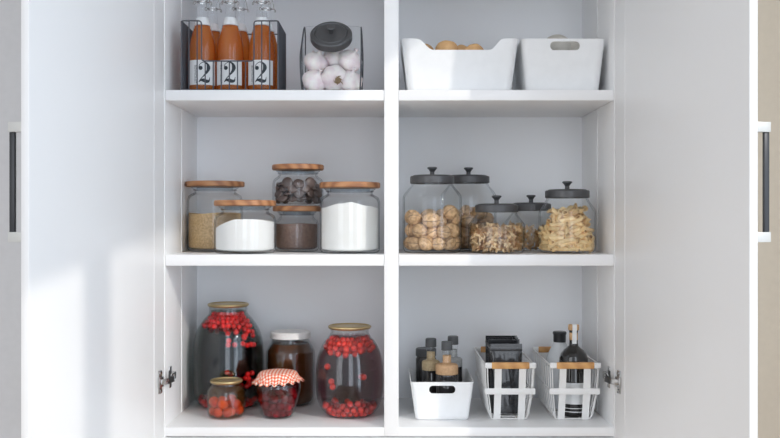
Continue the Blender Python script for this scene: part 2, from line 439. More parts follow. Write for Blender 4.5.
ALPHA = math.radians(13.9); LD = 0.488; TD = 0.016
def make_door(s):
    """s = -1 left, 1 right; (u, w, z): u along the leaf from the hinge, w outward through its thickness"""
    hx = (XI0 - 0.001) if s < 0 else (XI1 + 0.001)
    sa, ca = math.sin(ALPHA), math.cos(ALPHA)
    mt = Matrix(((s * sa, s * ca, 0, hx), (-ca, sa, 0, -0.004), (0, 0, 1, 0), (0, 0, 0, 1)))
    b = nbm(); box(b, 0, LD, 0, TD, 0.82, CH - 0.005, 0.0012, mtx=mt)
    d = link_mesh('door', b, 'laminate', cup)
    d['label'] = 'open door leaf on the left' if s < 0 else 'open door leaf on the right'
    b = nbm(); box(b, 0.0448, 0.0462, -0.0004, 0.0005, 0.821, CH - 0.006, mtx=mt); link_mesh('edge_strip', b, 'laminate', d)
    # handle on the outer face near the free edge
    b = nbm()
    zt, zb_ = Z(121.3, 1.645), Z(242.3, 1.645); ph = 0.0175
    u0, u1 = LD - 0.034, LD - 0.020
    w1 = TD + 0.0400
    box(b, u0, u1, TD, w1, zt - ph, zt, 0.0006, 0, mt); box(b, u0, u1, TD, w1, zb_, zb_ + ph, 0.0006, 0, mt)
    box(b, u0 + 0.0045, u1 - 0.0035, w1 - 0.0105, w1 - 0.0005, zb_ + ph, zt - ph, 0.0006, 1, mt)
    link_mesh('handle', b, ['steel', 'anthracite'], d)
    # concealed hinge: cup plate on the leaf, arm to the side panel
    for zc in (Z(381, 2.09), 1.93):
        b = nbm()
        ox = XI0 if s < 0 else XI1
        box(b, 0.014, 0.028, -0.0025, 0.0, zc - 0.025, zc + 0.025, 0.001, 0, mt)      # plate on leaf
        box(b, 0.010, 0.030, -0.0045, 0.0, zc - 0.011, zc + 0.011, 0.001, 0, mt)
        for q in (-0.019, 0.019):
            lathe(b, [(0, 0), (0.0045, 0), (0.0045, 0.0012), (0, 0.0016)], 12, 0,
                  mt @ Matrix.Translation((0.021, -0.0035, zc + q)) @ Matrix.Rotation(PI / 2, 4, 'X'))
        # arm: from the leaf through the front corner to the inner side face
        A = mt @ Vector((0.022, -0.005, zc))
        p1 = Vector((ox - s * 0.009, -0.012, zc)); p2 = Vector((ox - s * 0.015, 0.020, zc)); p3 = Vector((ox - s * 0.006, 0.058, zc))
        P = [A, p1, p2, p3]
        for i in range(3):
            a_, b_ = P[i], P[i + 1]; dd = (b_ - a_); L = dd.length
            m4 = Matrix.Translation((a_ + b_) / 2) @ dd.to_track_quat('X', 'Z').to_matrix().to_4x4()
            box(b, -L / 2 - 0.002, L / 2 + 0.002, -0.0018, 0.0018, -0.0062, 0.0062, 0.0008, 0 if i != 1 else 1, m4)
        xa, xb = sorted((ox, ox - s * 0.008))
        box(b, xa, xb, 0.030, 0.075, zc - 0.008, zc + 0.008, 0.001, 0)
        xa, xb = sorted((ox, ox - s * 0.003))
        box(b, xa, xb, 0.036, 0.052, zc - 0.024, zc + 0.024, 0.001, 0)
        box(b, ox - s * 0.0095 - 0.002, ox - s * 0.0095 + 0.002, 0.0, 0.006, zc - 0.008, zc + 0.021, 0.001, 1)
        link_mesh('hinge', b, ['chrome', 'dark_metal'], d)
make_door(-1); make_door(1)

# ================================================================== TOP LEFT: dark wire basket with lemonade bottles, garlic jar
def place(px, D, base): return (X(px, D), D - CD, base)

# --- basket
Db = 2.125
bx0, bx1 = X(181.0, Db), X(277.8, Db)
bw = bx1 - bx0; cxb = (bx0 + bx1) / 2; by0 = Db - CD; bd = 0.155; bh = Z(20.8, Db) - S1T
bas = thing('wire_basket', 'dark grey wire basket with dipped front holding the orange bottles', 'basket', (cxb, by0, S1T))
b = nbm()
r_ = 0.0014; hw = bw / 2
lx = X(201.5, Db) - cxb; rx = X(254.0, Db) - cxb; zl = Z(61, Db) - S1T
top = [(-hw, bd, bh), (-hw, 0, bh), (lx, 0, bh), (lx, 0, zl), (rx, 0, zl), (rx, 0, bh), (hw, 0, bh), (hw, bd, bh)]
tube(b, arcpts(top, 0.008, 6, closed=True), r_ * 1.15, 8, closed=True)
tube(b, arcpts([(-hw, bd, 0.003), (-hw, 0, 0.003), (hw, 0, 0.003), (hw, bd, 0.003)], 0.008, 5, closed=True), r_, 8, closed=True)
nf = 11
for i in range(1, nf + 1):
    x = -hw + bw * i / (nf + 1)
    zt = zl if lx < x < rx else bh
    tube(b, [(x, 0, 0.003), (x, 0, zt)], r_, 6)
    if i % 3 == 0: tube(b, [(x, bd, 0.003), (x, bd, bh)], r_, 6)
    tube(b, [(x, 0, 0.003), (x, bd, 0.003)], r_ * 0.8, 6)
link_mesh('wire_frame', b, 'wire_dark', bas)
for s in (-1, 1):
    b = nbm()
    for i in range(15):
        y = 0.006 + (bd - 0.012) * i / 14
        tube(b, [(s * hw, y, 0.003), (s * hw, y, bh)], 0.0021, 6)
    link_mesh('side_grille', b, 'wire_dark', bas)

# --- bottle
def wrap(bm_src_verts, rad, cx, cz):
    for v in bm_src_verts:
        a = (v.co.x - cx) / rad
        v.co = Vector((rad * math.sin(a), -rad * math.cos(a), v.co.z - cz))

def ribbon(bm, pts, sc, ox, oz, n=10):
    """calligraphic stroke: (x, z, width) knots"""
    P = [Vector(p) for p in pts]; Q = []
    for i in range(len(P) - 1):
        p0, p1, p2, p3 = P[max(i - 1, 0)], P[i], P[i + 1], P[min(i + 2, len(P) - 1)]
        for k in range(n):
            t = k / n
            Q.append(0.5 * ((2 * p1) + (-p0 + p2) * t + (2 * p0 - 5 * p1 + 4 * p2 - p3) * t * t + (-p0 + 3 * p1 - 3 * p2 + p3) * t ** 3))
    Q.append(P[-1]); L = []
    for i, q in enumerate(Q):
        d = Q[min(i + 1, len(Q) - 1)] - Q[max(i - 1, 0)]; nn = Vector((-d.y, d.x)).normalized()
        w = max(q.z, 0.015) / 2
        L.append([bm.verts.new((ox + sc * (q.x + s * nn.x * w), 0, oz + sc * (q.y + s * nn.y * w))) for s in (-1, 1)])
    for a, c in zip(L, L[1:]): bm.faces.new((a[0], a[1], c[1], c[0]))

def text_bm(bm, s, size, M4):
    cu = bpy.data.curves.new('lettering', 'FONT'); cu.body = s; cu.size = size; cu.align_x = 'CENTER'; cu.align_y = 'CENTER'
    o = bpy.data.objects.new('lettering', cu); C.objects.link(o)
    dg = bpy.context.evaluated_depsgraph_get(); me = bpy.data.meshes.new_from_object(o.evaluated_get(dg))
    n0 = len(bm.verts); bm.from_mesh(me); bm.verts.ensure_lookup_table()
    vs = bm.verts[n0:]
    for v in vs: v.co = M4 @ v.co
    bpy.data.objects.remove(o); bpy.data.curves.remove(cu); bpy.data.meshes.remove(me)

RB = 0.0305
bprof = [(0.0, 0.0), (0.024, 0.0), (0.0295, 0.004), (RB, 0.012), (RB, 0.088), (0.0298, 0.102), (0.0272, 0.118), (0.0228, 0.135),
         (0.0185, 0.149), (0.0138, 0.163), (0.0112, 0.175), (0.0102, 0.189), (0.0100, 0.2185), (0.0122, 0.2205), (0.0125, 0.2265), (0.0105, 0.2305), (0.0098, 0.2365)]
BS = -0.0075
def rad_at(prof, z):
    for (r0, z0), (r1, z1) in zip(prof, prof[1:]):
        if z0 <= z <= z1 and z1 > z0: return r0 + (r1 - r0) * (z - z0) / (z1 - z0)
    return prof[-1][0]
def make_bottle(full=True):
    t = thing('lemonade_bottle', 'orange bottle', 'bottle')
    b = nbm(); lathe(b, bprof + [(0.0078, 0.2365), (0.0078, 0.2325)], 40); link_mesh('bottle_glass', b, 'glass', t, ang=60)
    liq = [(0, 0.003)] + [(max(rad_at(bprof, z) - 0.0016, 0), z) for z in (0.004, 0.008, 0.014, 0.05, 0.088, 0.102, 0.118, 0.135, 0.1495)] + [(0, 0.1495)]
    b = nbm(); lathe(b, liq, 40); link_mesh('lemonade', b, 'lemonade', t, ang=50)
    if full:
        b = nbm()
        R = RB + 0.0004; n = 28; a0, a1 = -1.15, 1.15
        rows = []
        for z in (0.0130, 0.0685):
            rows.append([b.verts.new((R * math.sin(a0 + (a1 - a0) * i / n), -R * math.cos(a0 + (a1 - a0) * i / n), z)) for i in range(n + 1)])
        for i in range(n): b.faces.new((rows[0][i], rows[0][i + 1], rows[1][i + 1], rows[1][i]))
        lb = link_mesh('paper_label', b, 'label', t)
        b = nbm()
        sc = 0.046; ox = 0.004; oz = 0.0180
        ribbon(b, [(0.03, 0.70, 0.03), (0.06, 0.86, 0.03), (0.24, 0.985, 0.04), (0.42, 0.92, 0.10), (0.50, 0.74, 0.19), (0.44, 0.55, 0.13), (0.28, 0.34, 0.06), (0.12, 0.17, 0.035), (0.02, 0.02, 0.03)], sc, ox - 0.3 * sc, oz)
        ribbon(b, [(0.02, 0.01, 0.02), (0.12, 0.10, 0.09), (0.24, 0.105, 0.17), (0.38, 0.06, 0.17), (0.50, 0.075, 0.12), (0.55, 0.16, 0.05), (0.565, 0.27, 0.02)], sc, ox - 0.3 * sc, oz)
        rr = bmesh.ops.create_circle(b, cap_ends=True, segments=20, radius=0.10 * sc)
        for v in rr['verts']: v.co = Vector((v.co.x + ox - 0.3 * sc + 0.105 * sc, 0, v.co.y + oz + 0.70 * sc))
        bmesh.ops.remove_doubles(b, verts=b.verts[:], dist=1e-6)
        wrap(b.verts, R + 0.0004, 0, 0)
        link_mesh('number_two', b, 'ink', lb, smooth=False)
        b = nbm()
        text_bm(b, 'LEMONADE', 0.0078, Matrix.Translation((-0.0165, 0, 0.0365)) @ Matrix.Rotation(PI / 2, 4, 'X') @ Matrix.Rotation(PI / 2, 4, 'Z'))
        wrap(b.verts, R + 0.0004, 0, 0)
        link_mesh('lettering', b, 'ink', lb, smooth=False)
    # neck label
    b = nbm(); lathe(b, [(rad_at(bprof, z) + 0.0005, z) for z in (0.1505, 0.155, 0.160, 0.164, 0.168)], 40); link_mesh('neck_label', b, 'label', t)
    # swing stopper with wire bail
    b = nbm()
    lathe(b, [(0.0, 0.226), (0.0095, 0.229), (0.0115, 0.233), (0.011, 0.242), (0.007, 0.247), (0, 0.248)], 24, 0)
    lathe(b, [(0.0085, 0.2235), (0.0128, 0.2235), (0.0128, 0.2275), (0.0085, 0.2275)], 24, 1, close=True)
    for v in b.verts: v.co.z += 0.006
    st = link_mesh('stopper', b, ['white_plastic', 'red_rubber'], t)
    b = nbm()
    lathe(b, [(0.0118, 0.210), (0.0128, 0.2105), (0.0128, 0.2125), (0.0118, 0.213)], 24, 0, close=True)
    for s in (-1, 1):
        tube(b, arcpts([(s * 0.0125, 0, 0.2115), (s * 0.019, -0.004, 0.2135), (s * 0.021, -0.006, 0.206), (s * 0.0165, -0.009, 0.2035), (s * 0.0155, -0.004, 0.222), (s * 0.012, 0, 0.245), (0, 0, 0.2485)], 0.004, 4), 0.0009, 6)
    for v in b.verts: v.co.z += BS
    link_mesh('wire_bail', b, 'chrome', st)
    return t
G = 'swing-top lemonade bottles in the wire basket'
b0 = make_bottle()
Df = 2.172
for i, (px, rz, lab) in enumerate(((202.4, 0.22, 'front-row orange lemonade bottle at the left end of the wire basket'),
                                   (230.3, 0.0, 'middle orange lemonade bottle in the front row of the wire basket'),
                                   (261.6, -0.05, 'front-row orange lemonade bottle at the right end of the wire basket'))):
    o = b0 if i == 0 else copy_tree(b0)
    o.location = place(px, Df, S1T + 0.0045); o.rotation_euler[2] = rz; tag(o, lab, 'bottle', G)
b1 = make_bottle(False)
for i, (px, lab) in enumerate(((212.6, 'rear orange bottle half hidden behind the left lemonade bottle'),
                               (239.8, 'rear orange bottle half hidden behind the middle lemonade bottle'),
                               (266.6, 'rear orange bottle half hidden behind the right lemonade bottle'))):
    o = b1 if i == 0 else copy_tree(b1)
    o.location = place(px, Df + 0.069, S1T + 0.0045); o.rotation_euler[2] = 0.5; tag(o, lab, 'bottle', G)

# --- garlic jar: flat-sided jar with a slanted mouth
Dg = 2.19
gj = thing('slant_mouth_jar', 'flat-sided glass jar with tilted dark lid, full of garlic bulbs', 'jar', place(332.5, Dg, S1T))
TA = math.radians(47)
def gj_prof():
    """side outline in (y, z), -y towards the viewer; the mouth plane is tilted"""
    pts = [(-0.050, 0.000), (-0.062, 0.010), (-0.070, 0.045), (-0.070, 0.072), (-0.065, 0.084), (0.000, 0.155), (0.016, 0.164), (0.050, 0.145), (0.066, 0.095), (0.066, 0.045), (0.058, 0.010), (0.046, 0.0)]
    return pts
def gj_shell(bm, inset, hwx):
    P = [Vector((p[0], p[1])) for p in gj_prof()]
    Pr = arcpts([(0, p.x, p.y) for p in P], 0.010, 4, closed=True)
    cy, cz_ = 0.0, 0.075
    rings = []
    prof = [(-1.0, 0.90), (-0.97, 0.955), (-0.86, 0.992), (-0.5, 1.0), (0, 1.0), (0.5, 1.0), (0.86, 0.992), (0.97, 0.955), (1.0, 0.90)]
    for u, s in prof:
        ring = []
        for p in Pr:
            y = cy + (p.y - cy) * s; z = cz_ + (p.z - cz_) * s
            d = Vector((0, y - cy, z - cz_)); L = d.length; d *= (L - inset) / L
            # the wide faces narrow a little towards the foot and mouth
            k = 1.0 - 0.045 * ((z - 0.085) / 0.085) ** 2
            ring.append(bm.verts.new((u * (hwx - inset) * k, cy + d.y, cz_ + d.z)))
        rings.append(ring)
    n = len(Pr)
    for a, c in zip(rings, rings[1:]):
        for i in range(n): bm.faces.new((a[i], a[(i + 1) % n], c[(i + 1) % n], c[i]))
    bm.faces.new(rings[0]); bm.faces.new(rings[-1][::-1])
mouth_c = Vector((0, -0.035, 0.1165)); nv = Vector((0, -math.sin(TA), math.cos(TA)))
MT = Matrix.Translation(mouth_c) @ Matrix.Rotation(TA, 4, 'X')
HWX = X(362.5, Dg) - X(332.5, Dg)
b = nbm(); gj_shell(b, 0.0, HWX)
lathe(b, [(0.040, -0.004), (0.040, 0.010), (0.0375, 0.010), (0.0375, -0.004)], 40, 0, MT, close=True)
link_mesh('jar_glass', b, 'glass', gj, ang=40)
# dark edge lines of the thick pressed glass
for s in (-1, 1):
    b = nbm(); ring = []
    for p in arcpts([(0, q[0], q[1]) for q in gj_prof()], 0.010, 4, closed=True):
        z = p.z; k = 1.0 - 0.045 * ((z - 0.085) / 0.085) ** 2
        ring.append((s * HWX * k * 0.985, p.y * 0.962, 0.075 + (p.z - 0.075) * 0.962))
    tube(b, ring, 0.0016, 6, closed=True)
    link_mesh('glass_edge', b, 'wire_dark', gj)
b = nbm()
lathe(b, [(0, 0.024), (0.034, 0.0235), (0.0365, 0.0215), (0.0385, 0.0235), (0.0445, 0.0225), (0.0468, 0.020), (0.0472, 0.008), (0.0455, 0.004), (0.041, 0.004), (0.041, 0.018), (0, 0.018)], 56, 0, MT)
ld = link_mesh('lid', b, 'black_lid', gj)
b = nbm(); lathe(b, [(0.0045, 0.022), (0.0045, 0.028), (0.0088, 0.036), (0.0092, 0.0385), (0.0075, 0.040), (0, 0.040)], 24, 0, MT)
link_mesh('knob', b, 'black_lid', ld)

def garlic_meshes():
    b = nbm(); seg = 48; prof = smoothprof([(0.0, -0.0165), (0.006, -0.0175), (0.015, -0.0135), (0.0212, -0.003), (0.0200, 0.007), (0.0125, 0.0145), (0.0055, 0.019), (0.0030, 0.0235)], 4)
    rg = lathe(b, prof, seg)
    for ring in rg:
        for k, v in enumerate(ring):
            a = 2 * PI * k / seg
            f = 0.97 + 0.10 * abs(math.sin(a * 3.5 + 0.3)) ** 0.7 * min(1, math.hypot(v.co.x, v.co.y) / 0.015)
            v.co.x *= f; v.co.y *= f
    return b
g0 = thing('garlic_bulb', 'white garlic bulb', 'garlic')
link_mesh('bulb', garlic_meshes(), 'garlic', g0, ang=70)
b = nbm(); lathe(b, [(0.0033, 0.021), (0.0028, 0.028), (0.0032, 0.031), (0, 0.031)], 14); link_mesh('stem', b, 'garlic', g0)
b = nbm()
lathe(b, [(0, -0.0150), (0.0055, -0.0160), (0.0055, -0.0180), (0.003, -0.0190), (0, -0.0190)], 14)
rnd = random.Random(3)
for i in range(26):
    a = rnd.uniform(0, 2 * PI); q = rnd.uniform(0.001, 0.0055)
    tube(b, [(q * math.cos(a), q * math.sin(a), -0.017), (q * 1.5 * math.cos(a + .2), q * 1.5 * math.sin(a + .2), -0.0205), (q * 1.9 * math.cos(a + .5), q * 1.9 * math.sin(a + .5), -0.022)], 0.0005, 4)
link_mesh('roots', b, 'garlic_root', g0)
# bulbs packed inside the jar: (x, y, z, rx, ry, rz) relative to the jar foot
gb = [(0.006, -0.036, 0.034, -1.2, 0.0, 0.45), (-0.039, -0.034, 0.0275, 0.9, 0.35, 0.3), (0.0425, -0.030, 0.028, 0.7, -0.5, 0.9),
      (-0.036, -0.022, 0.072, 0.6, 0.3, 0.2), (0.006, -0.004, 0.086, 0.3, -0.6, 1.3), (0.041, -0.020, 0.076, 0.9, 0.5, 0.2),
      (-0.024, 0.016, 0.030, 0.3, 0.2, 0.4), (0.024, 0.018, 0.040, 0.1, 0.5, 1.4), (-0.040, 0.024, 0.078, -0.2, 0.3, 1.7),
      (0.044, 0.026, 0.084, 0.6, 0.2, 0.2), (0.000, 0.042, 0.074, 0.2, 0.2, 0.2), (-0.044, 0.040, 0.036, 0.1, 0.4, 0.2), (0.046, 0.042, 0.040, 0.2, -0.2, 0.2)]
glab = {0: 'garlic bulb at the jar front with its brown root end turned to the viewer', 1: 'garlic bulb at the bottom left of the slanted jar',
        2: 'garlic bulb at the bottom right of the slanted jar', 3: 'garlic bulb at the left, resting on the bottom left bulb',
        4: 'garlic bulb in the middle, just under the tilted lid', 5: 'pinkish garlic bulb at the right under the tilted lid'}
for i, g in enumerate(gb):
    o = g0 if i == 0 else copy_tree(g0)
    o.location = (gj.location.x + g[0], gj.location.y + g[1], gj.location.z + g[2] - 0.0005); o.rotation_euler = g[3:]
    o.scale = (1.34,) * 3 if i == 0 else ((1.25, 1.2, 1.2) if i < 6 else (1.0,) * 3)
    tag(o, glab.get(i, 'garlic bulb at the back of the slanted glass jar'), 'garlic', 'garlic bulbs in the slanted jar')

# ================================================================== BINS
def rrect(hx, hy, r, n=6):
    pts = []
    for cx, cy, a0 in ((hx - r, -hy + r, -PI / 2), (hx - r, hy - r, 0), (-hx + r, hy - r, PI / 2), (-hx + r, -hy + r, PI)):
        for k in range(n + 1):
            a = a0 + (PI / 2) * k / n
            pts.append((cx + r * math.cos(a), cy + r * math.sin(a)))
    return pts

def make_bin(name, label, loc, wt, wb, dt, db, h, dip=None, slot=None, rad=0.014, th=0.0026, both=True):
    """tapered open bin; its front top edge is at local y = 0; dip=(x0, x1, x2, x3, depth); slot=(x0, x1, z0, z1)"""
    o_ = thing(name, label, 'storage box', loc)
    b = nbm()
    base = rrect(0.5, 0.5, 0.0001, 1)
    # dense perimeter samples
    def peri(hx, hy, r, ns=40, nc=6):
        P = rrect(hx, hy, r, nc); out = []
        n = len(P)
        for i in range(n):
            a = Vector(P[i]); c = Vector(P[(i + 1) % n])
            m_ = ns if (a - c).length > r * 1.2 else 1
            for k in range(m_): out.append(a.lerp(c, k / m_))
        return out
    rows = []
    levels = [0.0, 0.012, 0.03, 0.06, 0.12, 0.3, 0.5, 0.7, 0.85, 0.95, 1.0]
    for t in levels:
        z = t * h
        round_in = 0.006 * (1 - math.sqrt(max(0, 1 - (1 - min(t / 0.06, 1)) ** 2)))
        hx = (wb + (wt - wb) * t) / 2 - round_in; hy = (db + (dt - db) * t) / 2 - round_in
        P = peri(hx, hy, rad)
        row = []
        for p in P:
            zz = z
            if dip and p.y < -hy * 0.6 or (dip and both and p.y > hy * 0.6):
                x0, x1, x2, x3, dp = dip; x = p.x
                if x < x0 or x > x3: q = 0
                elif x < x1: s = (x - x0) / (x1 - x0); q = s * s * s * (s * (6 * s - 15) + 10)
                elif x > x2: s = (x3 - x) / (x3 - x2); q = s * s * s * (s * (6 * s - 15) + 10)
                else: q = 1
                zz = t * (h - dp * q)
            row.append(b.verts.new((p.x, p.y + dt / 2, zz)))
        rows.append(row)
    n = len(rows[0])
    for a, c in zip(rows, rows[1:]):
        for i in range(n): b.faces.new((a[i], a[(i + 1) % n], c[(i + 1) % n], c[i]))
    b.faces.new(rows[0][::-1])
    m_ = link_mesh('tub', b, 'white_plastic', o_)
    sd = m_.modifiers.new('thick', 'SOLIDIFY'); sd.thickness = th; sd.offset = -1
    if slot:
        cb = nbm(); x0, x1, z0, z1 = slot; rr = (z1 - z0) / 2 * 0.92
        P = [(p[0] + (x0 + x1) / 2, p[1] + (z0 + z1) / 2) for p in rrect((x1 - x0) / 2, (z1 - z0) / 2, rr, 8)]
        A = [cb.verts.new((p[0], -0.03, p[1])) for p in P]; B = [cb.verts.new((p[0], 0.025, p[1])) for p in P]
        k = len(P)
        for i in range(k): cb.faces.new((A[i], A[(i + 1) % k], B[(i + 1) % k], B[i]))
        cb.faces.new(A); cb.faces.new(B[::-1])
        cut = link_mesh('slot_cut', cb, 'white_plastic', smooth=False); cut.parent = o_
        bm_ = m_.modifiers.new('cut', 'BOOLEAN'); bm_.object = cut; bm_.solver = 'EXACT'; bm_.operation = 'DIFFERENCE'
        bake(m_); bpy.data.objects.remove(cut)
    else: bake(m_)
    for p in m_.data.polygons: p.use_smooth = True
    m_.data.set_sharp_from_angle(angle=math.radians(35))
    return o_

D1 = 2.135
wt = X(519, D1) - X(401.4, D1); hb = Z(38.4, D1) - S1T
cx = (X(519, D1) + X(401.4, D1)) / 2
tx = lambda p: X(p, D1) - cx
make_bin('storage_bin', 'large white plastic bin with dipped front edge holding potatoes', (cx, D1 - CD, S1T), wt, wt * 0.885, 0.19, 0.168, hb,
         dip=(tx(415.5), tx(434.5), tx(488.5), tx(505), Z(38.4, D1) - Z(49.8, D1)), rad=0.016)
pot0 = None
cxp = cx
def potato_bm(seed, a=0.034, c=0.026):
    b = nbm(); bmesh.ops.create_icosphere(b, subdivisions=4, radius=1.0)
    rg = random.Random(seed); ph = [rg.uniform(0, 6) for _ in range(6)]
    for v in b.verts:
        p = v.co
        f = 1 + 0.06 * math.sin(3 * p.x + ph[0]) + 0.05 * math.sin(4 * p.y + ph[1]) + 0.05 * math.sin(3.5 * p.z + ph[2]) + 0.02 * math.sin(9 * p.x + ph[3]) * math.sin(8 * p.z + ph[4])
        v.co = Vector((p.x * a * f, p.y * c * f, p.z * c * f))
    return b
PL = 'potatoes in the white bin'
# (px, py of centre, D, size, seed, rot, label)
pots = [(446.5, 51.5, 2.20, 0.030, 1, (0.1, 0.2, 0.3), 'largest golden potato, at the left of the heap in the white bin'),
        (461.5, 53.2, 2.235, 0.0235, 2, (0.3, -0.3, 1.2), 'small golden potato in the middle of the heap in the bin'),
        (474.0, 53.8, 2.21, 0.0275, 3, (0.2, 0.1, 0.1), 'rounded golden potato at the right of the heap in the bin'),
        (426.0, 53.5, 2.24, 0.026, 4, (0.2, 0.5, 1.0), 'potato almost hidden behind the left corner of the white bin')]
for px, py, D, a, sd, rot, lab in pots:
    b = potato_bm(sd, a, a * 0.82)
    o = link_mesh('potato', b, 'potato', loc=(X(px, D), D - CD, Z(py, D)), rot=rot, ang=180); tag(o, lab, 'potato', PL)
# the lower layer that carries them (glimpsed only from above)
for i in range(10):
    b = potato_bm(20 + i, 0.036, 0.030)
    ix, iy = i % 5, i // 5
    zc_ = S1T + 0.0338
    o = link_mesh('potato', b, 'potato', loc=(cxp - 0.086 + 0.043 * ix, D1 - CD + 0.052 + 0.075 * iy, zc_), rot=(0, 0.0, 1.57), ang=180)
    tag(o, 'potato in the covered bottom layer of the white bin', 'potato', PL)

D2 = 2.135
wt2 = X(606, D2) - X(522, D2); cx2 = (X(606, D2) + X(522, D2)) / 2
t2 = lambda p: X(p, D2) - cx2
make_bin('storage_bin', 'white plastic bin with a grip slot beside the potato bin, holding white onions', (cx2, D2 - CD, S1T), wt2, wt2 * 0.87, 0.25, 0.228, Z(38.6, D2) - S1T,
         slot=(t2(550.4), t2(580), Z(50.0, D2) - S1T, Z(41.3, D2) - S1T), rad=0.016)
def onion_bm(r=0.034):
    b = nbm(); lathe(b, smoothprof([(0, -r * 0.9), (r * 0.3, -r * 0.88), (r * 0.8, -r * 0.55), (r, 0.0), (r * 0.82, r * 0.52), (r * 0.38, r * 0.84), (r * 0.14, r * 0.95), (r * 0.07, r * 1.06), (0, r * 1.08)], 5), 40)
    return b
ons = [(557, 50.0, 2.235, 0.036, (-1.3, 0.9, 0), 'white onion showing above the rim of the slotted bin'),
       (541, 55, 2.25, 0.032, (0.5, -0.3, 0), 'white onion lower left inside the slotted bin'),
       (575, 54, 2.24, 0.033, (-1.3, 0.5, 0.5), 'white onion seen through the right of the grip slot'),
       (567, 67.5, 2.20, 0.028, (0.4, -0.9, 0), 'white onion low behind the grip slot of the bin'),
       (590, 68, 2.27, 0.030, (0.4, -0.9, 0), 'white onion at the right end inside the slotted bin'),
       (540, 77.5, 2.25, 0.030, (0.4, -0.2, 0), 'white onion at the bottom left of the slotted bin'),
       (557, 74.5, 2.32, 0.034, (0.1, -0.2, 0), 'white onion at the bottom rear of the slotted bin')]
for px, py, D, r, rot, lab in ons:
    o = link_mesh('onion', onion_bm(r), 'onion', loc=(X(px, D), D - CD, max(Z(py, D), S1T + r + 0.003)), rot=rot, ang=180); tag(o, lab, 'onion', 'white onions in the slotted bin')

# ================================================================== MIDDLE LEFT: wooden-lidded jars
def wood_jar(label, px, D, R, H, lidR, base, rot=0.0):
    t = thing('glass_jar', label, 'jar', place(px, D, base), rot, 'glass jars with flat wooden lids')
    Hb = H - 0.0305; rn = R * 0.76; th = 0.0028
    outer = [(0, 0), (R - 0.012, 0), (R - 0.004, 0.002), (R, 0.008), (R, Hb - 0.014), (R - 0.003, Hb - 0.005), (R - 0.010, Hb), (rn + 0.003, Hb + 0.0015), (rn, Hb + 0.004), (rn, Hb + 0.008), (rn + 0.0035, Hb + 0.0105)]
    inner = [(rn + 0.0005, Hb + 0.0105), (rn - th, Hb + 0.007), (rn - th, Hb + 0.002), (R - 0.012, Hb - th), (R - 0.005, Hb - 0.008), (R - th, Hb - 0.015), (R - th, 0.010), (R - 0.012, 0.0055), (0, 0.0055)]
    b = nbm(); lathe(b, outer + inner, 64); link_mesh('jar_glass', b, 'glass', t, ang=50)
    b = nbm(); tk = 0.0128
    lathe(b, [(0, H - tk), (lidR - 0.002, H - tk), (lidR, H - tk + 0.002), (lidR, H - 0.002), (lidR - 0.002, H), (0, H)], 64)
    l = link_mesh('wooden_lid', b, 'wood', t, rot=(0, 0, random.uniform(0, 3)))
    b = nbm(); lathe(b, [(rn + 0.007, H - tk), (rn + 0.006, H - tk - 0.003), (rn + 0.001, Hb + 0.0115), (rn - 0.004, Hb + 0.008), (rn - 0.007, Hb + 0.008), (rn - 0.007, H - tk)], 64)
    link_mesh('seal', b, 'silicone', l, ang=50)
    t['_R'] = R - th - 0.0006
    return t

def heap(name, label, cat, jar, mat, hfun, seg=64, nr=14):
    R = jar['_R']; b = nbm()
    rows = [[b.verts.new((0, 0, 0.006))]]
    for (rr, zz) in ((R - 0.010, 0.0062), (R - 0.003, 0.0082), (R, 0.013)):
        rows.append([b.verts.new((rr * math.cos(2 * PI * k / seg), rr * math.sin(2 * PI * k / seg), zz)) for k in range(seg)])
    for j in range(nr, -1, -1):
        r = R * j / nr
        if j == 0: rows.append([b.verts.new((0, 0, hfun(0, 0)))])
        else: rows.append([b.verts.new((r * math.cos(2 * PI * k / seg), r * math.sin(2 * PI * k / seg), hfun(r * math.cos(2 * PI * k / seg), r * math.sin(2 * PI * k / seg)))) for k in range(seg)])
    for a, c in zip(rows, rows[1:]):
        for k in range(seg):
            k2 = (k + 1) % seg
            if len(a) == 1: b.faces.new((a[0], c[k], c[k2]))
            elif len(c) == 1: b.faces.new((a[k], a[k2], c[0]))
            else: b.faces.new((a[k], a[k2], c[k2], c[k]))
    o = link_mesh(name, b, mat, loc=jar.location, ang=60)
    return tag(o, label, cat, kind='stuff')

Hz = lambda y, D: Z(y, D) - S2T
j1 = wood_jar('wood-lidded jar of brown sugar at the left end of the middle shelf', 215.0, 2.33, 0.0665, Hz(181, 2.29), 0.0715, S2T)
j2 = wood_jar('squat wood-lidded jar of white sugar, foremost of the left group', 245.1, 2.19, 0.0700, Hz(200, 2.14), 0.0705, S2T)
H3 = Hz(206, 2.30)
j3 = wood_jar('small wood-lidded jar of cocoa powder carrying another jar', 296.8, 2.31, 0.0530, H3, 0.0580, S2T)
j4 = wood_jar('wood-lidded jar of dark chocolate buttons stacked on the cocoa jar', 298.0, 2.31, 0.0610, Hz(164.5, 2.29) - H3, 0.0625, S2T + H3)
j5 = wood_jar('tall wood-lidded jar of white flour beside the central divider', 349.9, 2.20, 0.0690, Hz(181.6, 2.14), 0.0700, S2T)
heap('brown_sugar', 'coarse golden brown sugar filling half a wood-lidded jar', 'sugar', j1, 'brown_sugar', lambda x, y: 0.092 + 0.0015 * math.sin(x * 60) + 0.001 * math.cos(y * 80))
heap('white_sugar', 'bright white sugar heaped in the squat wood-lidded jar', 'sugar', j2, 'sugar',
     lambda x, y: 0.077 - 0.0008 * math.cos(y * 50) - 0.020 * (max(0, -(x + 0.010)) / 0.055) ** 1.3 - 0.006 * (max(0, x - 0.02) / 0.05) ** 2)
heap('cocoa_powder', 'brown cocoa powder in the small lower jar', 'cocoa', j3, 'cocoa', lambda x, y: 0.067 + 0.001 * math.sin(x * 90 + 1))
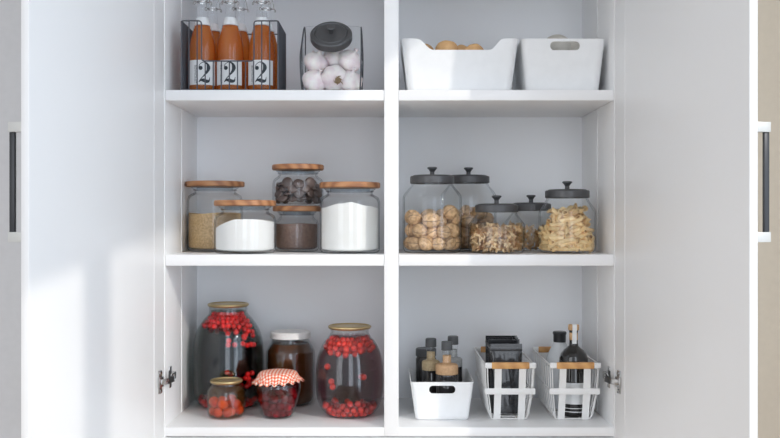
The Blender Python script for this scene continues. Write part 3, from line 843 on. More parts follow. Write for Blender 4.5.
heap('flour', 'white flour heaped to a peak in the tall jar by the divider', 'flour', j5, 'flour',
     lambda x, y: 0.116 - 0.014 * (abs(x) / 0.066) ** 1.2 - 0.011 * max(0, y / 0.06) + 0.001 * math.sin(x * 150))
# chocolate buttons
b = nbm(); lathe(b, [(0, -0.0035), (0.0125, -0.0035), (0.0138, -0.002), (0.0135, 0.001), (0.011, 0.003), (0, 0.0038)], 28)
c0 = link_mesh('chocolate_button', b, 'choc', ang=60)
rg = random.Random(11)
nb = 0
for i in range(64):
    lay = i // 16
    if lay < 4:
        k = i % 16
        if k < 11: a = 2 * PI * (k + 0.5 * lay) / 11; q = j4['_R'] - 0.012; tilt = rg.uniform(0.9, 1.5) if rg.random() < 0.6 else rg.uniform(0.1, 0.6)
        else: a = 2 * PI * (k - 11) / 5 + lay; q = 0.022; tilt = rg.uniform(0, 0.6)
        z = 0.0195 + lay * 0.0118
        if lay == 3: z -= 0.004 * rg.random()
    o = c0 if i == 0 else c0.copy()
    if i: C.objects.link(o)
    rr = q - 0.006 * math.sin(0) if tilt > 0.8 else q - 0.003
    if tilt > 0.8: rr = q + 0.005
    o.location = (j4.location.x + rr * math.cos(a), j4.location.y + rr * math.sin(a), j4.location.z + z)
    n_ = Vector((math.cos(a) * math.sin(tilt), math.sin(a) * math.sin(tilt), math.cos(tilt)))
    n_ += Vector((rg.uniform(-.25, .25), rg.uniform(-.25, .25), rg.uniform(-.1, .1)))
    o.rotation_euler = quat_to(n_, rg.uniform(0, 6))
    tag(o, 'round dark chocolate button in the upper stacked jar', 'chocolate', 'chocolate buttons in the stacked jar')

# ================================================================== MIDDLE RIGHT: dark-lidded jars
def black_jar(label, px, D, R, H, lidR):
    t = thing('glass_jar', label, 'jar', place(px, D, S2T), 0, 'glass jars with dark knobbed lids')
    lt = 0.0195; rn = lidR * 0.93; th = 0.003
    hs = H - lt                       # lid underside
    sh = hs - 0.027                   # shoulder corner
    outer = [(0, 0), (R - 0.014, 0), (R - 0.005, 0.0025), (R - 0.001, 0.009), (R, 0.016), (R, sh - 0.006), (R - 0.0015, sh + 0.001), (R - 0.005, sh + 0.006), (rn + 0.001, hs - 0.004), (rn, hs), (rn, hs + 0.010)]
    inner = [(rn - th, hs + 0.010), (rn - th, hs - 0.003), (R - 0.009, sh + 0.006), (R - th, sh - 0.004), (R - th, 0.016), (R - 0.007, 0.008), (R - 0.016, 0.006), (0, 0.006)]
    b = nbm(); lathe(b, outer + inner, 64); link_mesh('jar_glass', b, 'glass', t, ang=50)
    b = nbm()
    lathe(b, [(lidR - 0.003, hs + 0.001), (lidR, hs + 0.002), (lidR, H - 0.003), (lidR - 0.002, H - 0.001), (lidR - 0.006, H - 0.0005), (lidR - 0.008, H + 0.0012), (lidR - 0.012, H + 0.0014), (0, H + 0.0014), (0, H - 0.004), (lidR - 0.003, H - 0.004)], 56, close=True)
    l = link_mesh('lid', b, 'black_lid', t)
    b = nbm(); lathe(b, [(0.0055, H + 0.001), (0.0050, H + 0.009), (0.0085, H + 0.0145), (0.0112, H + 0.0165), (0.0112, H + 0.0195), (0.009, H + 0.0205), (0, H + 0.0205)], 28)
    link_mesh('knob', b, 'black_lid', l)
    Ri = R - th - 0.0012
    t['_R'] = Ri
    t['_sh'] = sh
    def Rf(z):
        if z < 0.016: return Ri - (0.016 - z) * 0.5
        if z > sh: return max(Ri - (z - sh) * (R - rn) / (hs - sh), rn - th)
        return Ri
    return t, Rf
k1, R1 = black_jar('tallest dark-lidded jar of whole walnuts, beside the divider', 432.2, 2.22, 0.0685, Hz(175, 2.18), 0.0515)
k2, R2 = black_jar('dark-lidded jar of walnuts standing behind the others', 468.5, 2.35, 0.0680, Hz(175, 2.31), 0.0515)
k3, R3 = black_jar('low dark-lidded jar of bow-tie pasta at the front', 496.6, 2.20, 0.0650, Hz(204, 2.155), 0.0495)
k4, R4 = black_jar('low dark-lidded jar of bow-tie pasta at the rear, partly hidden', 531.0, 2.35, 0.0650, Hz(203, 2.31), 0.0490)
k5, R5 = black_jar('dark-lidded jar of penne pasta nearest the right side panel', 567.2, 2.205, 0.0650, Hz(189.5, 2.16), 0.0508)

def walnut_bm():
    b = nbm(); bmesh.ops.create_icosphere(b, subdivisions=4, radius=1.0)
    for v in b.verts:
        p = v.co.copy(); seam = math.exp(-(p.x / 0.10) ** 2)
        w = 0.045 * math.sin(9 * p.y + 3 * math.sin(6 * p.z)) * math.sin(8 * p.z + 2 * math.sin(5 * p.x)) + 0.025 * math.sin(17 * p.x + 4) * math.sin(14 * p.y)
        f = 1 + w * (1 - seam) + 0.055 * seam * (1 - 0.3 * abs(p.z)) - 0.09 * math.exp(-(p.x / 0.035) ** 2)
        z = p.z * 1.10 * f + (0.07 * max(0, p.z) ** 6)
        v.co = Vector((p.x * 0.97 * f, p.y * 0.97 * f, z)) * 0.0165
    return b
w0 = link_mesh('walnut', walnut_bm(), 'walnut', ang=180)
first = [w0]
def scatter(pos, src, jar, label, cat, group, rgs, orient=None, jitted=False):
    rg = random.Random(rgs)
    for i in range(len(pos)):
        ch = pos[i]; c = ch.mean(0)
        if src.get('_used'): o = src.copy(); C.objects.link(o)
        else: o = src; src['_used'] = 1
        o.location = (jar.location.x + c[0], jar.location.y + c[1], jar.location.z + c[2])
        if len(ch) > 1: o.rotation_euler = quat_to(ch[-1] - ch[0], rg.uniform(0, 6))
        elif orient: o.rotation_euler = quat_to(Vector((c[0], c[1], 0)).normalized() + Vector((rg.uniform(-.6, .6), rg.uniform(-.6, .6), rg.uniform(-.5, .7))), rg.uniform(0, 6))
        else: o.rotation_euler = (rg.uniform(0, 6), rg.uniform(0, 6), rg.uniform(0, 6))
        s = settle.scale.get(tuple(np.round(ch[0], 6)), 1.0) if jitted else rg.uniform(0.93, 1.07); o.scale = (s, s, s)
        tag(o, label, cat, group)

scatter(settle(40, 1, 0.0160, 0, R1, 0.0065, 0.150, 15, jit=0.13), w0, k1, 'whole walnut in its shell in the tall front jar', 'walnut', 'walnuts in the front jar', 1, jitted=True)
scatter(settle(40, 1, 0.0160, 0, R2, 0.0065, 0.150, 16, jit=0.13), w0, k2, 'whole walnut in its shell in the rear jar', 'walnut', 'walnuts in the rear jar', 2, jitted=True)

# penne: a cut tube
def penne_bm():
    b = nbm(); L = 0.034; r1, r2 = 0.0050, 0.0037; seg = 20
    def ring(r, z0, sl): return [b.verts.new((r * (1 + (0.035 if k % 2 else 0)) * math.cos(2 * PI * k / seg), r * math.sin(2 * PI * k / seg), z0 + sl * r * math.cos(2 * PI * k / seg))) for k in range(seg)]
    a = ring(r1, -L / 2, 0.8); c = ring(r1, L / 2, 0.8); d = ring(r2, L / 2, 0.8); e = ring(r2, -L / 2, 0.8)
    for p, q in ((a, c), (c, d), (d, e), (e, a)):
        for k in range(seg): b.faces.new((p[k], p[(k + 1) % seg], q[(k + 1) % seg], q[k]))
    return b
p0 = link_mesh('penne', penne_bm(), 'pasta', ang=50)
pos = settle(215, 4, 0.0043, 0.0078, R5, 0.0065, 0.185, 8, core=(0.030, 0.072), iters=240)
scatter(pos, p0, k5, 'pale penne pasta tube in the right-hand jar', 'pasta', 'penne in the right-hand jar', 3)

def bow_bm():
    b = nbm(); n = 8; rows = []
    for i in range(n + 1):
        u = -1 + 2 * i / n; row = []
        for j in range(7):
            v = -1 + 2 * j / 6
            hgt = 0.0038 + 0.0042 * abs(u) ** 0.8
            z = 0.0022 * math.sin(v * PI * 1.5) * (1 - abs(u)) + 0.0010 * u * v + 0.0008 * abs(u)
            row.append(b.verts.new((u * (0.0082 + 0.0004 * (j % 2)), v * hgt, z)))
        rows.append(row)
    for i in range(n):
        for j in range(6): b.faces.new((rows[i][j], rows[i + 1][j], rows[i + 1][j + 1], rows[i][j + 1]))
    r = bmesh.ops.solidify(b, geom=b.faces[:], thickness=0.0012)
    return b
f0 = link_mesh('bow_tie_pasta', bow_bm(), 'pasta_bow', ang=50)
scatter(settle(225, 1, 0.0068, 0, R3, 0.0065, 0.105, 9, core=(0.034, 0.050), iters=200), f0, k3, 'golden bow-tie pasta piece in the low front jar', 'pasta', 'bow-tie pasta in the front jar', 4, orient=True)
ps = settle(150, 1, 0.0070, 0, R4, 0.0065, 0.105, 10, core=(0.040, 0.075), iters=160)
ps = ps[ps[:, 0, 1] < 0.012]
scatter(ps[:75], f0, k4, 'bow-tie pasta piece in the rear low jar', 'pasta', 'bow-tie pasta in the rear jar', 5, orient=True)

# ================================================================== BOTTOM LEFT: preserves
def preserve(name, label, px, D, prof, lidR, lid_z, liq_mat, liq_top, lid_mat='brass', lid_h=0.0085, lid=True, inset=0.0028):
    """prof = outer (r, z) points from foot centre to mouth"""
    t = thing(name, label, 'jar', place(px, D, S3T), 0)
    P = smoothprof(prof, 5)
    inner = []
    for i in range(len(P)):
        r, z = P[i]
        d = Vector(P[min(i + 1, len(P) - 1)]) - Vector(P[max(i - 1, 0)])
        nn = Vector((-d.y, d.x)).normalized() if d.length > 0 else Vector((-1, 0))
        inner.append((max(r + nn.x * inset, 0), z + nn.y * inset))
    inner = [(0 if r < 0.004 else r, z) for r, z in inner if True]
    b = nbm(); lathe(b, P + inner[::-1], 72); link_mesh('jar_glass', b, 'glass_dark', t, ang=60)
    lq = [(0 if r < 0.004 else r - 0.0004, z + (0.0004 if z < 0.01 else 0)) for r, z in inner if z < liq_top]
    lq = [lq[0]] + [p for a, p in zip(lq, lq[1:]) if (Vector(p) - Vector(a)).length > 1e-5]
    lq[0] = (0, lq[0][1]); lq = [lq[0]] + [p for p in lq[1:] if p[0] > 0]
    lq.append((lq[-1][0], liq_top)); lq.append((0, liq_top))
    b = nbm(); lathe(b, lq, 72); link_mesh('liquid', b, liq_mat, t, ang=60)
    if lid:
        b = nbm(); H = lid_z
        if lid_mat == 'brass':
            lathe(b, [(0, H - 0.0022), (lidR - 0.008, H - 0.0022), (lidR - 0.0065, H), (lidR - 0.003, H), (lidR, H - 0.002), (lidR + 0.0004, H - 0.004), (lidR - 0.002, H - lid_h + 0.001), (lidR - 0.004, H - lid_h), (lidR - 0.0055, H - lid_h + 0.001), (lidR - 0.0055, H - 0.004), (0, H - 0.004)], 64)
        else:
            rg = lathe(b, [(0, H - 0.001), (lidR - 0.008, H - 0.001), (lidR - 0.0065, H), (lidR - 0.002, H - 0.0005), (lidR, H - 0.003), (lidR, H - lid_h + 0.003), (lidR + 0.0012, H - lid_h + 0.001), (lidR, H - lid_h), (lidR - 0.002, H - lid_h + 0.001), (lidR - 0.002, H - 0.004), (0, H - 0.004)], 96)
        link_mesh('lid', b, lid_mat, t)
    zs = [z for r, z in inner]; rs = [r for r, z in inner]
    q = sorted((z, r) for r, z in inner if r > 0.004)
    zz = [a for a, _ in q]; rr = [c for _, c in q]
    return t, (lambda z: float(np.interp(z, zz, rr)) - 0.0008)

Hl = lambda y, D: Z(y, D) - S3T
h1 = Hl(303, 2.345)
l1, F1 = preserve('preserving_jar', 'largest glass jar of dark green-grey compote with berries, brass lid', 228.3, 2.345,
    [(0, 0.004), (0.045, 0.001), (0.062, 0.003), (0.078, 0.018), (0.084, 0.040), (0.0855, 0.085), (0.0855, 0.130), (0.083, 0.160), (0.074, 0.190), (0.058, 0.214), (0.0475, 0.226), (0.0455, 0.236), (0.0465, h1 - 0.004)],
    0.0500, h1, 'compote', h1 - 0.017)
h5 = Hl(325, 2.235)
l5, F5 = preserve('preserving_jar', 'barrel-shaped glass jar of dark red compote and pink berries, brass lid', 349.6, 2.235,
    [(0, 0.004), (0.035, 0.001), (0.050, 0.003), (0.065, 0.016), (0.0755, 0.040), (0.0790, 0.075), (0.0785, 0.105), (0.0740, 0.138), (0.063, 0.166), (0.049, 0.184), (0.0445, 0.192), (0.0440, 0.198), (0.0450, h5 - 0.004)],
    0.0503, h5, 'compote_red', h5 - 0.022)
h4 = Hl(331, 2.375)
l4, F4 = preserve('preserving_jar', 'medium jar of brown liquid with a white lid, between the big jars', 290.5, 2.375,
    [(0, 0.004), (0.040, 0.001), (0.052, 0.004), (0.0585, 0.016), (0.0598, 0.040), (0.0598, 0.120), (0.0575, 0.135), (0.0500, 0.149), (0.0465, 0.156), (0.0465, h4 - 0.004)],
    0.0500, h4, 'tea', h4 - 0.030, 'white_lid', 0.0165)
h2 = Hl(379.5, 2.21)
l2, F2 = preserve('preserving_jar', 'small squat jar of red fruit in amber syrup with brass lid', 226.3, 2.215,
    [(0, 0.003), (0.030, 0.001), (0.039, 0.003), (0.0425, 0.008), (0.0438, 0.020), (0.0448, 0.050), (0.0435, 0.062), (0.038, 0.071), (0.0345, 0.075), (0.034, h2 - 0.003)],
    0.0372, h2, 'amber_syrup', h2 - 0.016, inset=0.0022)
h3 = 0.104
l3, F3 = preserve('preserving_jar', 'small round jar of dark cherries under a red gingham cloth cover', 278.0, 2.215,
    [(0, 0.003), (0.025, 0.001), (0.033, 0.003), (0.040, 0.018), (0.0485, 0.045), (0.0525, 0.068), (0.0515, 0.080), (0.046, 0.088), (0.040, 0.093), (0.040, h3 - 0.002)],
    0.0420, h3, 'cherry_syrup', h3 - 0.012, inset=0.0022)
# gingham cover, gathered at the neck with a ruffle
b = nbm(); uvl = b.loops.layers.uv.new('UVMap')
seg = 144; rows = []; flat = []
prof = [(0.0, 0.1075, 0), (0.012, 0.1078, 0), (0.024, 0.1075, 0.02), (0.034, 0.1065, 0.1), (0.041, 0.1045, 0.25), (0.0455, 0.100, 0.5), (0.0478, 0.0945, 0.7), (0.0505, 0.0895, 1.0), (0.0545, 0.0850, 1.5), (0.0585, 0.0815, 2.0)]
arc = 0; last = None
for r, z, am in prof:
    if last: arc += math.hypot(r - last[0], z - last[1])
    last = (r, z)
    row = []; fl = []
    for k in range(seg if r > 0 else 1):
        a = 2 * PI * k / seg
        w = math.sin(19 * a + 0.8 * math.sin(3 * a)) + 0.5 * math.sin(31 * a + 1)
        rr = r + am * 0.0012 * w; zz = z + am * 0.0014 * math.cos(19 * a + 0.8 * math.sin(3 * a) + 1) + (0.0045 * max(0, math.cos(a + 0.2)) * am / 2)
        row.append(b.verts.new((rr * math.cos(a), rr * math.sin(a), zz))); fl.append((arc * math.cos(a), arc * math.sin(a)))
    rows.append(row); flat.append(fl)
vuv = {}
for rw, fl in zip(rows, flat):
    for v, q in zip(rw, fl): vuv[v] = q
for a, c in zip(rows, rows[1:]):
    for k in range(seg):
        k2 = (k + 1) % seg
        vs = (a[0], c[k], c[k2]) if len(a) == 1 else (a[k], a[k2], c[k2], c[k])
        f = b.faces.new(vs)
        for lp in f.loops: lp[uvl].uv = vuv[lp.vert]
cl = link_mesh('cloth_cover', b, 'gingham', l3, ang=180)
sd = cl.modifiers.new('thick', 'SOLIDIFY'); sd.thickness = 0.0006

def berry_obj(name, r, mat):
    b = nbm(); bmesh.ops.create_icosphere(b, subdivisions=3, radius=r)
    for v in b.verts:
        t_ = v.co.z / r
        if t_ > 0.85: v.co.z -= r * 0.10 * (t_ - 0.85) / 0.15
    return link_mesh(name, b, mat, ang=180)
be1 = berry_obj('berry', 0.0066, 'berry')
be5 = berry_obj('berry', 0.0072, 'berry_pink')
ch3 = berry_obj('cherry', 0.0098, 'cherry')
ap2 = berry_obj('fruit_piece', 0.0115, 'apricot')
G1 = 'berries in the largest jar'; G5 = 'berries in the barrel-shaped jar'
top1 = h1 - 0.019
fr = lambda p, n: p[np.argsort(p[:, 0, 1])][:n]
scatter(fr(settle(170, 1, 0.0066, 0, F1, 0.13, top1, 21, jit=0.13, core=(0.030, 9), up=True, iters=170), 72), be1, l1, 'red berry floating high in the largest jar', 'berry', G1, 6)
scatter(fr(settle(80, 1, 0.0066, 0, F1, 0.0045, 0.1, 22, core=(0.045, 9), iters=170), 45), be1, l1, 'red berry sunk to the bottom of the largest jar', 'berry', G1 + ' bottom', 7)
top5 = h5 - 0.024
scatter(fr(settle(130, 1, 0.0072, 0, F5, 0.10, top5, 23, jit=0.13, core=(0.026, 9), up=True, iters=170), 82), be5, l5, 'pale red berry floating at the top of the barrel-shaped jar', 'berry', G5, 8)
scatter(fr(settle(105, 1, 0.0072, 0, F5, 0.0045, 0.1, 24, jit=0.13, core=(0.030, 9), iters=170), 65), be5, l5, 'pale red berry at the bottom of the barrel-shaped jar', 'berry', G5 + ' bottom', 9)
rg = random.Random(77)
for jar, Fx, src, n, zr, lab, gr in ((l1, F1, be1, 4, (0.05, 0.12), 'single red berry drifting midway in the largest jar', G1 + ' middle'), (l5, F5, be5, 5, (0.07, 0.12), 'single pale berry drifting midway in the barrel-shaped jar', G5 + ' middle')):
    for i in range(n):
        a = -PI / 2 + rg.uniform(-1.1, 1.1); z = rg.uniform(*zr); r = Fx(z) - 0.012 - rg.uniform(0, 0.022)
        o = src.copy(); C.objects.link(o); o.location = (jar.location.x + r * math.cos(a), jar.location.y + r * math.sin(a), jar.location.z + z)
        tag(o, lab, 'berry', gr)
rg = random.Random(5)
for i in range(26):
    if i < 18: a = -PI / 2 + rg.uniform(0.15, 1.25); z = rg.uniform(0.150, 0.190) - 0.0 * a
    else: a = -PI / 2 + rg.uniform(0.75, 1.15); z = rg.uniform(0.055, 0.088)
    r = F1(z) - 0.0072
    o = be1.copy(); C.objects.link(o); o.location = (l1.location.x + r * math.cos(a), l1.location.y + r * math.sin(a), l1.location.z + z)
    tag(o, 'red berry hanging against the right-hand glass of the largest jar', 'berry', 'berries on the right side of the largest jar')
scatter(settle(58, 1, 0.0098, 0, F3, 0.0035, 0.082, 25, jit=0.13, iters=200), ch3, l3, 'dark red cherry in the cloth-covered jar', 'cherry', 'cherries in the cloth-covered jar', 10)
scatter(settle(17, 1, 0.0116, 0, F2, 0.0035, 0.050, 26, iters=200), ap2, l2, 'orange-red fruit piece in the small brass-lidded jar', 'fruit', 'fruit in the small squat jar', 11)

# ================================================================== BOTTOM RIGHT
Dm = 2.165
wtm = X(474.2, Dm) - X(410.3, Dm); cxm = (X(474.2, Dm) + X(410.3, Dm)) / 2
hm = Z(382.2, Dm) - S3T
tm = lambda p: X(p, Dm) - cxm
make_bin('storage_bin', 'small white plastic bin with grip slot holding four spice bottles', (cxm, Dm - CD, S3T), wtm, wtm * 0.83, 0.205, 0.185, hm,
         slot=(tm(429.2), tm(455.4), Z(393.8, Dm) - S3T, Z(385.8, Dm) - S3T), rad=0.010, th=0.0022)

def spice_bottle(label, px, D, R, ytop, ysh0, ysh1, mat, squat=False):
    H = Z(ytop, D) - S3T - 0.004
    t = thing('spice_bottle', label, 'bottle', place(px, D, S3T + 0.004), 0, 'spice bottles in the small white bin')
    if squat:
        b = nbm(); lathe(b, [(0, 0), (R - 0.002, 0), (R, 0.003), (R, H - 0.026), (R - 0.003, H - 0.020), (0, H - 0.020)], 36); link_mesh('bottle_body', b, 'smoke_glass', t)
        b = nbm(); lathe(b, [(0, H - 0.0195), (R - 0.001, H - 0.0195), (R, H - 0.018), (R, H - 0.002), (R - 0.002, H), (0, H)], 36); link_mesh('cap', b, 'cap_grey', t)
        return
    z0 = Z(ysh1, D) - S3T - 0.004; z1 = Z(ysh0, D) - S3T - 0.004
    rc = 0.0128; rn = 0.0108; zc = H - 0.020
    b = nbm(); lathe(b, [(0, 0), (R - 0.003, 0), (R, 0.003), (R, z0 - 0.0005), (0, z0 - 0.0005)], 36); link_mesh('bottle_body', b, 'smoke_glass', t)
    b = nbm(); lathe(b, [(0, z0), (R - 0.0003, z0), (R, z0 + 0.001), (R, z1 - 0.0045), (R - 0.003, z1 - 0.001), (rn + 0.003, z1), (rn, z1 + 0.002), (0, z1 + 0.002)], 36); link_mesh('shoulder_ring', b, mat, t)
    b = nbm(); lathe(b, [(0, z1 + 0.0022), (rn - 0.001, z1 + 0.0022), (rn - 0.001, zc - 0.012), (0, zc - 0.012)], 28); link_mesh('neck_filling', b, mat, t)
    b = nbm(); lathe(b, [(rn, z1 + 0.001), (rn, zc + 0.002)], 28); link_mesh('neck_glass', b, 'glass', t)
    b = nbm(); lathe(b, [(0, zc), (rc, zc), (rc + 0.0003, zc + 0.001), (rc, H - 0.0015), (rc - 0.0015, H), (0, H)], 28); link_mesh('cap', b, 'cap_grey', t)
spice_bottle('squat black spice bottle with wide grey cap, at the rear left of the bin', 426.0, 2.345, 0.0252, 348.0, 0, 0, None, True)
spice_bottle('spice bottle with olive-tan shoulder, front left in the white bin', 430.9, 2.275, 0.0215, 338.2, 360.0, 369.5, 'spice_tan')
spice_bottle('spice bottle with light brown shoulder, foremost in the white bin', 446.9, 2.225, 0.0262, 341.4, 363.4, 373.6, 'spice_orange')
spice_bottle('spice bottle with grey shoulder, tallest at the rear right of the bin', 453.0, 2.305, 0.0225, 336.0, 357.4, 366.0, 'spice_grey')

# --- white wire baskets with wooden grips
def white_basket(label, pxc):
    Dq = 2.155; xc = X(pxc, Dq)
    t = thing('wire_basket', label, 'basket', (xc, Dq - CD, S3T), 0, 'white wire baskets on the bottom shelf')
    zt = Z(365.4, Dq) - S3T; zm = Z(391.8, Dq - 0.0) - S3T
    hw = 0.0560; hwb = 0.0430; L = 0.262; e = 0.026; r = 0.0013
    y0, y1 = 0.0, L
    b = nbm()
    # top rim, mid ring, foot ring
    tube(b, arcpts([(-hw, y0, zt), (hw, y0, zt), (hw, y1, zt), (-hw, y1, zt)], 0.006, 4, closed=True), 0.0021, 8, closed=True)
    f = 0.46
    tube(b, arcpts([(-hw * 0.945, y0 + e * 0.30, zm), (hw * 0.945, y0 + e * 0.30, zm), (hw * 0.945, y1 - e * 0.3, zm), (-hw * 0.945, y1 - e * 0.3, zm)], 0.006, 4, closed=True), r, 8, closed=True)
    tube(b, arcpts([(-hwb, y0 + e, 0.0025), (hwb, y0 + e, 0.0025), (hwb, y1 - e, 0.0025), (-hwb, y1 - e, 0.0025)], 0.008, 4, closed=True), r, 8, closed=True)
    # U-shaped hoops across
    n = 9
    for i in range(n):
        q = i / (n - 1)
        yt = y0 + 0.008 + (L - 0.016) * q; yb = y0 + e + 0.002 + (L - 2 * e - 0.004) * q
        tube(b, arcpts([(-hw, yt, zt), (-hw * 0.945, (yt * 0.7 + yb * 0.3), zm), (-hwb, yb, 0.0028), (hwb, yb, 0.0028), (hw * 0.945, (yt * 0.7 + yb * 0.3), zm), (hw, yt, zt)], 0.012, 5), r, 6)
    # lengthwise wires
    for x in (-0.93, 0.93):
        tube(b, arcpts([(hw * x, y0, zt), (hw * 0.945 * x, y0 + e * 0.3, zm), (hwb * x, y0 + e, 0.0028), (hwb * x, y1 - e, 0.0028), (hw * 0.945 * x, y1 - e * .3, zm), (hw * x, y1, zt)], 0.012, 5), r, 6)
    for x in (-0.25, 0.25):
        tube(b, [(hwb * x * 1.6, y0 + e, 0.0028), (hwb * x * 1.6, y1 - e, 0.0028)], r, 6)
    link_mesh('wire_frame', b, 'wire_white', t)
    # flat metal straps at both ends
    for s, (ya, yb, yc) in enumerate(((y0 - 0.001, y0 + e * 0.3, y0 + e), (y1 + 0.001, y1 - e * .3, y1 - e))):
        b = nbm(); sg = -1 if s == 0 else 1
        for xx in (-0.0275, 0.0275):
            kx = 1.0
            pts = [(xx, ya, zt), (xx, yb + sg * 0.001, zm), (xx, yc, 0.001)]
            wq = 0.0078; tk = 0.0012; rowv = []
            for p in pts:
                rowv.append([b.verts.new((p[0] - wq, p[1] - tk, p[2])), b.verts.new((p[0] + wq, p[1] - tk, p[2])), b.verts.new((p[0] + wq, p[1] + tk, p[2])), b.verts.new((p[0] - wq, p[1] + tk, p[2]))])
            for A, B in zip(rowv, rowv[1:]):
                for k in range(4): b.faces.new((A[k], A[(k + 1) % 4], B[(k + 1) % 4], B[k]))
            b.faces.new(rowv[0]); b.faces.new(rowv[-1][::-1])
        box(b, -hw - 0.001, hw + 0.001, yb + sg * 0.003 - 0.0012, yb + sg * 0.003 + 0.0012, zm - 0.0068, zm + 0.0068, 0.0006)
        box(b, -hw - 0.0016, hw + 0.0016, ya - 0.0035, ya + 0.0035, zt - 0.0062, zt + 0.0062, 0.0014)
        link_mesh('end_strap', b, 'wire_white', t)
        b = nbm(); box(b, -0.0425, 0.0425, ya - 0.0052, ya + 0.0052, zt - 0.0072, zt + 0.0072, 0.002)
        link_mesh('wooden_grip', b, 'bamboo', t)
    return t
m2 = white_basket('white wire basket with wooden grips holding black pouches', 510.4)
m3 = white_basket('white wire basket with wooden grips holding two bottles, right end', 575.2)

def pouch(label, pxl, pxr, ytop, D, ysh=0.0, lean=0.0):
    w = X(pxr, D) - X(pxl, D); h = Z(ytop, D) - S3T - 0.006
    b = nbm(); nx, nz = 14, 20
    def th(u, v):
        edge = min(1, (1 - abs(u)) / 0.16)
        prof = max(0, math.sin(min(1, (1 - v) * 1.05) * PI * 0.62)) ** 0.8
        top = 0 if v > 0.88 else 1
        return (0.0006 + 0.0125 * prof * top * math.sin(edge * PI / 2) * (1 - 0.25 * u * u))
    sides = []
    for s in (-1, 1):
        g = []
        for j in range(nz + 1):
            v = j / nz; row = []
            for i in range(nx + 1):
                u = -1 + 2 * i / nx
                wr = 0.0007 * math.sin(11 * u + 6 * v) * math.sin(9 * v + 3 * u * s)
                row.append(b.verts.new((u * w / 2, s * (th(u, v) + (wr if v < 0.88 and abs(u) < .9 else 0)) + 0.002 * math.sin(v * 3), v * h)))
            g.append(row)
        sides.append(g)
        for j in range(nz):
            for i in range(nx):
                f = b.faces.new((g[j][i], g[j][i + 1], g[j + 1][i + 1], g[j + 1][i]))
    A, B = sides
    for j in range(nz):
        for i in (0, nx): b.faces.new((A[j][i], A[j + 1][i], B[j + 1][i], B[j][i]))
    for i in range(nx):
        for j in (0, nz): b.faces.new((A[j][i], A[j][i + 1], B[j][i + 1], B[j][i]))
    t = link_mesh('foil_pouch', b, 'pouch', loc=((X(pxl, D) + X(pxr, D)) / 2, D - CD, S3T + 0.0045), rot=(lean, 0, 0), ang=60)
    tag(t, label, 'pouch', 'black foil pouches in the wire basket')
    b = nbm(); box(b, -w / 2 - 0.0004, w / 2 + 0.0004, -0.0016, 0.0030, h * 0.895, h * 0.93, 0.0006)
    link_mesh('zip_seal', b, 'pouch_edge', t)
pouch('glossy black foil pouch at the very front of the basket, lowest top', 490.6, 522.0, 343.2, 2.240)
pouch('black foil pouch second from the front of the basket', 488.2, 519.5, 338.6, 2.275)
pouch('black foil pouch third from the front of the basket', 486.8, 518.2, 336.8, 2.308)
pouch('black foil pouch at the rear with the highest top', 485.6, 517.0, 335.0, 2.340)

# --- bottles in the second basket
Dk = 2.225
Hk = lambda y: Z(y, Dk) - S3T - 0.004
t = thing('corked_bottle', 'near-black round-shouldered bottle with wooden stopper and white label', 'bottle', place(573.6, Dk, S3T + 0.0035), 0, 'bottles in the right wire basket')
Rk = (X(588.0, Dk) - X(573.6, Dk) )
zs = Hk(357); zn = Hk(345.5)
b = nbm()
pf = [(0, 0), (Rk - 0.004, 0), (Rk - 0.001, 0.003), (Rk, 0.008), (Rk, Hk(361.5)), (Rk * 0.975, Hk(357)), (Rk * 0.87, Hk(352.8)), (Rk * 0.68, Hk(349.6)), (Rk * 0.46, Hk(347.4)), (0.0108, Hk(345.3)), (0.0098, Hk(342.5)), (0.0095, Hk(333)), (0.0105, Hk(331)), (0.0105, Hk(329.8)), (0, Hk(329.8))]
lathe(b, pf, 48); bd_ = link_mesh('bottle_body', b, 'black_glass', t, ang=40)
b = nbm(); lathe(b, [(Rk + 0.0004, Hk(401.5)), (Rk + 0.0004, Hk(380.5))], 48); link_mesh('paper_label', b, 'label', t)
b = nbm(); lathe(b, [(Rk + 0.0006, Hk(409.5)), (Rk + 0.0006, Hk(408.6))], 48); lathe(b, [(Rk + 0.0006, Hk(406)), (Rk + 0.0006, Hk(405.3))], 48); link_mesh('label_line', b, 'label', t)
b = nbm(); lathe(b, [(0, Hk(329.7)), (0.0120, Hk(329.7)), (0.0126, Hk(329.2)), (0.0126, Hk(324.8)), (0.0118, Hk(324.3)), (0, Hk(324.3))], 32); link_mesh('stopper', b, 'cork', t)
# cork under the head shows in the neck as a tan plug
b = nbm(); lathe(b, [(0.0099, Hk(339.5)), (0.0099, Hk(330.8))], 32); link_mesh('cork_plug', b, 'cork', t)
# paper seal strip over the stopper
b = nbm(); wq = 0.0052
pts = [(-0.0133, Hk(327.0) - 0), (-0.0135, Hk(329.5)), (-0.0112, Hk(331.0)), (-0.0107, Hk(336)), (-0.0108, Hk(343.0))]
pts = [(-0.0008, Hk(323.9)), (-0.0125, Hk(323.95)), (-0.0132, Hk(325))] + pts[1:]
prev = None
for y, z in pts:
    row = [b.verts.new((-wq, y, z)), b.verts.new((wq, y, z))]
    if prev: b.faces.new((prev[0], prev[1], row[1], row[0]))
    prev = row
link_mesh('paper_seal', b, 'label', t)

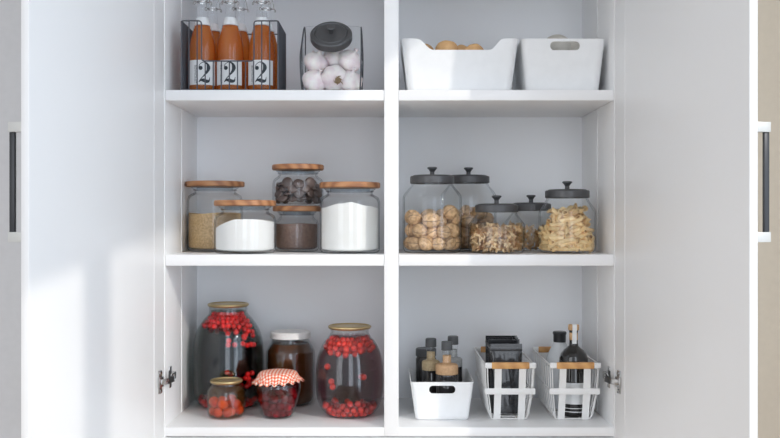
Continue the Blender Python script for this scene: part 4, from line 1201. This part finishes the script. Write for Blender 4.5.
Dw = 2.315
Hw = lambda y: Z(y, Dw) - S3T - 0.004
t = thing('milky_bottle', 'milky white bottle with black cap behind the dark corked bottle', 'bottle', place(559.6, Dw, S3T + 0.0035), 0, 'bottles in the right wire basket')
b = nbm(); Rw = 0.0355
lathe(b, [(0, 0), (Rw - 0.004, 0), (Rw, 0.005), (Rw, Hw(366)), (Rw - 0.002, Hw(360)), (Rw - 0.008, Hw(353)), (0.0185, Hw(345.5)), (0.0145, Hw(341.8)), (0, Hw(341.8))], 48); link_mesh('bottle_body', b, 'milky', t, ang=40)
b = nbm(); lathe(b, [(0, Hw(341.6)), (0.0148, Hw(341.6)), (0.0152, Hw(340.5)), (0.0152, Hw(334.5)), (0.0165, Hw(333.6)), (0.0165, Hw(331.8)), (0.0150, Hw(331.2)), (0, Hw(331.2))], 32); link_mesh('cap', b, 'anthracite', t)

for o in bpy.data.objects:
    for k in ('_used', '_R', '_sh'):
        if k in o.keys(): del o[k]

# ================================================================== LIGHT, WORLD, CAMERA
sun = bpy.data.lights.new('sun', 'SUN'); sun.energy = 1.3; sun.color = (1.0, 0.93, 0.84); sun.angle = math.radians(0.7)
so = bpy.data.objects.new('sun', sun); C.objects.link(so)
az = math.radians(42.3); el = math.atan(0.762 * math.sin(az))
sd = Vector((-math.sin(az) * math.cos(el), math.cos(az) * math.cos(el), -math.sin(el)))
so.rotation_euler = sd.to_track_quat('-Z', 'Y').to_euler(); so.location = (3, -3, 4)

w = bpy.data.worlds.new('world'); SC.world = w; w.use_nodes = True
nt = w.node_tree
bg = nt.nodes['Background']
tc = nt.nodes.new('ShaderNodeTexCoord'); sp = nt.nodes.new('ShaderNodeSeparateXYZ')
nt.links.new(tc.outputs['Generated'], sp.inputs[0])
mr = nt.nodes.new('ShaderNodeMapRange'); mr.inputs['From Min'].default_value = -1; mr.inputs['From Max'].default_value = 1
nt.links.new(sp.outputs['X'], mr.inputs['Value'])
r = ramp(nt, [(0.0, (0.62, 0.62, 0.61)), (0.42, (0.84, 0.88, 0.95)), (1.0, (0.74, 0.86, 1.0))])
nt.links.new(mr.outputs[0], r.inputs[0]); nt.links.new(r.outputs[0], bg.inputs[0])
def mth(op, a, b=None, c=None, clamp=False):
    n = nt.nodes.new('ShaderNodeMath'); n.operation = op; n.use_clamp = clamp
    for i, q in enumerate((a, b, c)):
        if q is None: continue
        if isinstance(q, (int, float)): n.inputs[i].default_value = q
        else: nt.links.new(q, n.inputs[i])
    return n.outputs[0]
# world light: a soft base, tall bright bands made up behind the viewer for jar reflections, a strong side towards the window wall
azm = mth('ARCTAN2', sp.outputs['X'], mth('MULTIPLY', sp.outputs['Y'], -1.0))
def band(c, hw):
    return mth('MULTIPLY', mth('SUBTRACT', hw, mth('ABSOLUTE', mth('SUBTRACT', azm, c))), 14.0, clamp=True)
bands = mth('ADD', mth('ADD', band(-0.62, 0.24), band(0.12, 0.16)), band(0.62, 0.13))
elev = mth('MULTIPLY', mth('SUBTRACT', 0.50, mth('ABSOLUTE', mth('SUBTRACT', sp.outputs['Z'], 0.22))), 10.0, clamp=True)
refl_bands = mth('MULTIPLY', bands, elev)
side = mth('POWER', mth('MAXIMUM', sp.outputs['X'], 0.0), 2.0)
st = mth('ADD', mth('MULTIPLY_ADD', refl_bands, 2.6, 0.90), mth('MULTIPLY', side, 2.3))
nt.links.new(st, bg.inputs[1])

cam = bpy.data.cameras.new('camera'); cam.sensor_width = 36; cam.lens = F / 780 * 36; cam.clip_start = 0.05
co = bpy.data.objects.new('camera', cam); C.objects.link(co)
co.location = (0, -CD, CZ); co.rotation_euler = (PI / 2, 0, 0)
SC.camera = co
SC.cycles.transparent_max_bounces = 64
SC.cycles.max_bounces = 14
SC.cycles.diffuse_bounces = 8
SC.cycles.glossy_bounces = 6
SC.cycles.caustics_reflective = False
SC.cycles.caustics_refractive = False
SC.view_settings.view_transform = 'Standard'
SC.view_settings.look = 'None'
SC.view_settings.gamma = 1
SC.view_settings.use_curve_mapping = False
SC.view_settings.exposure = -0.06
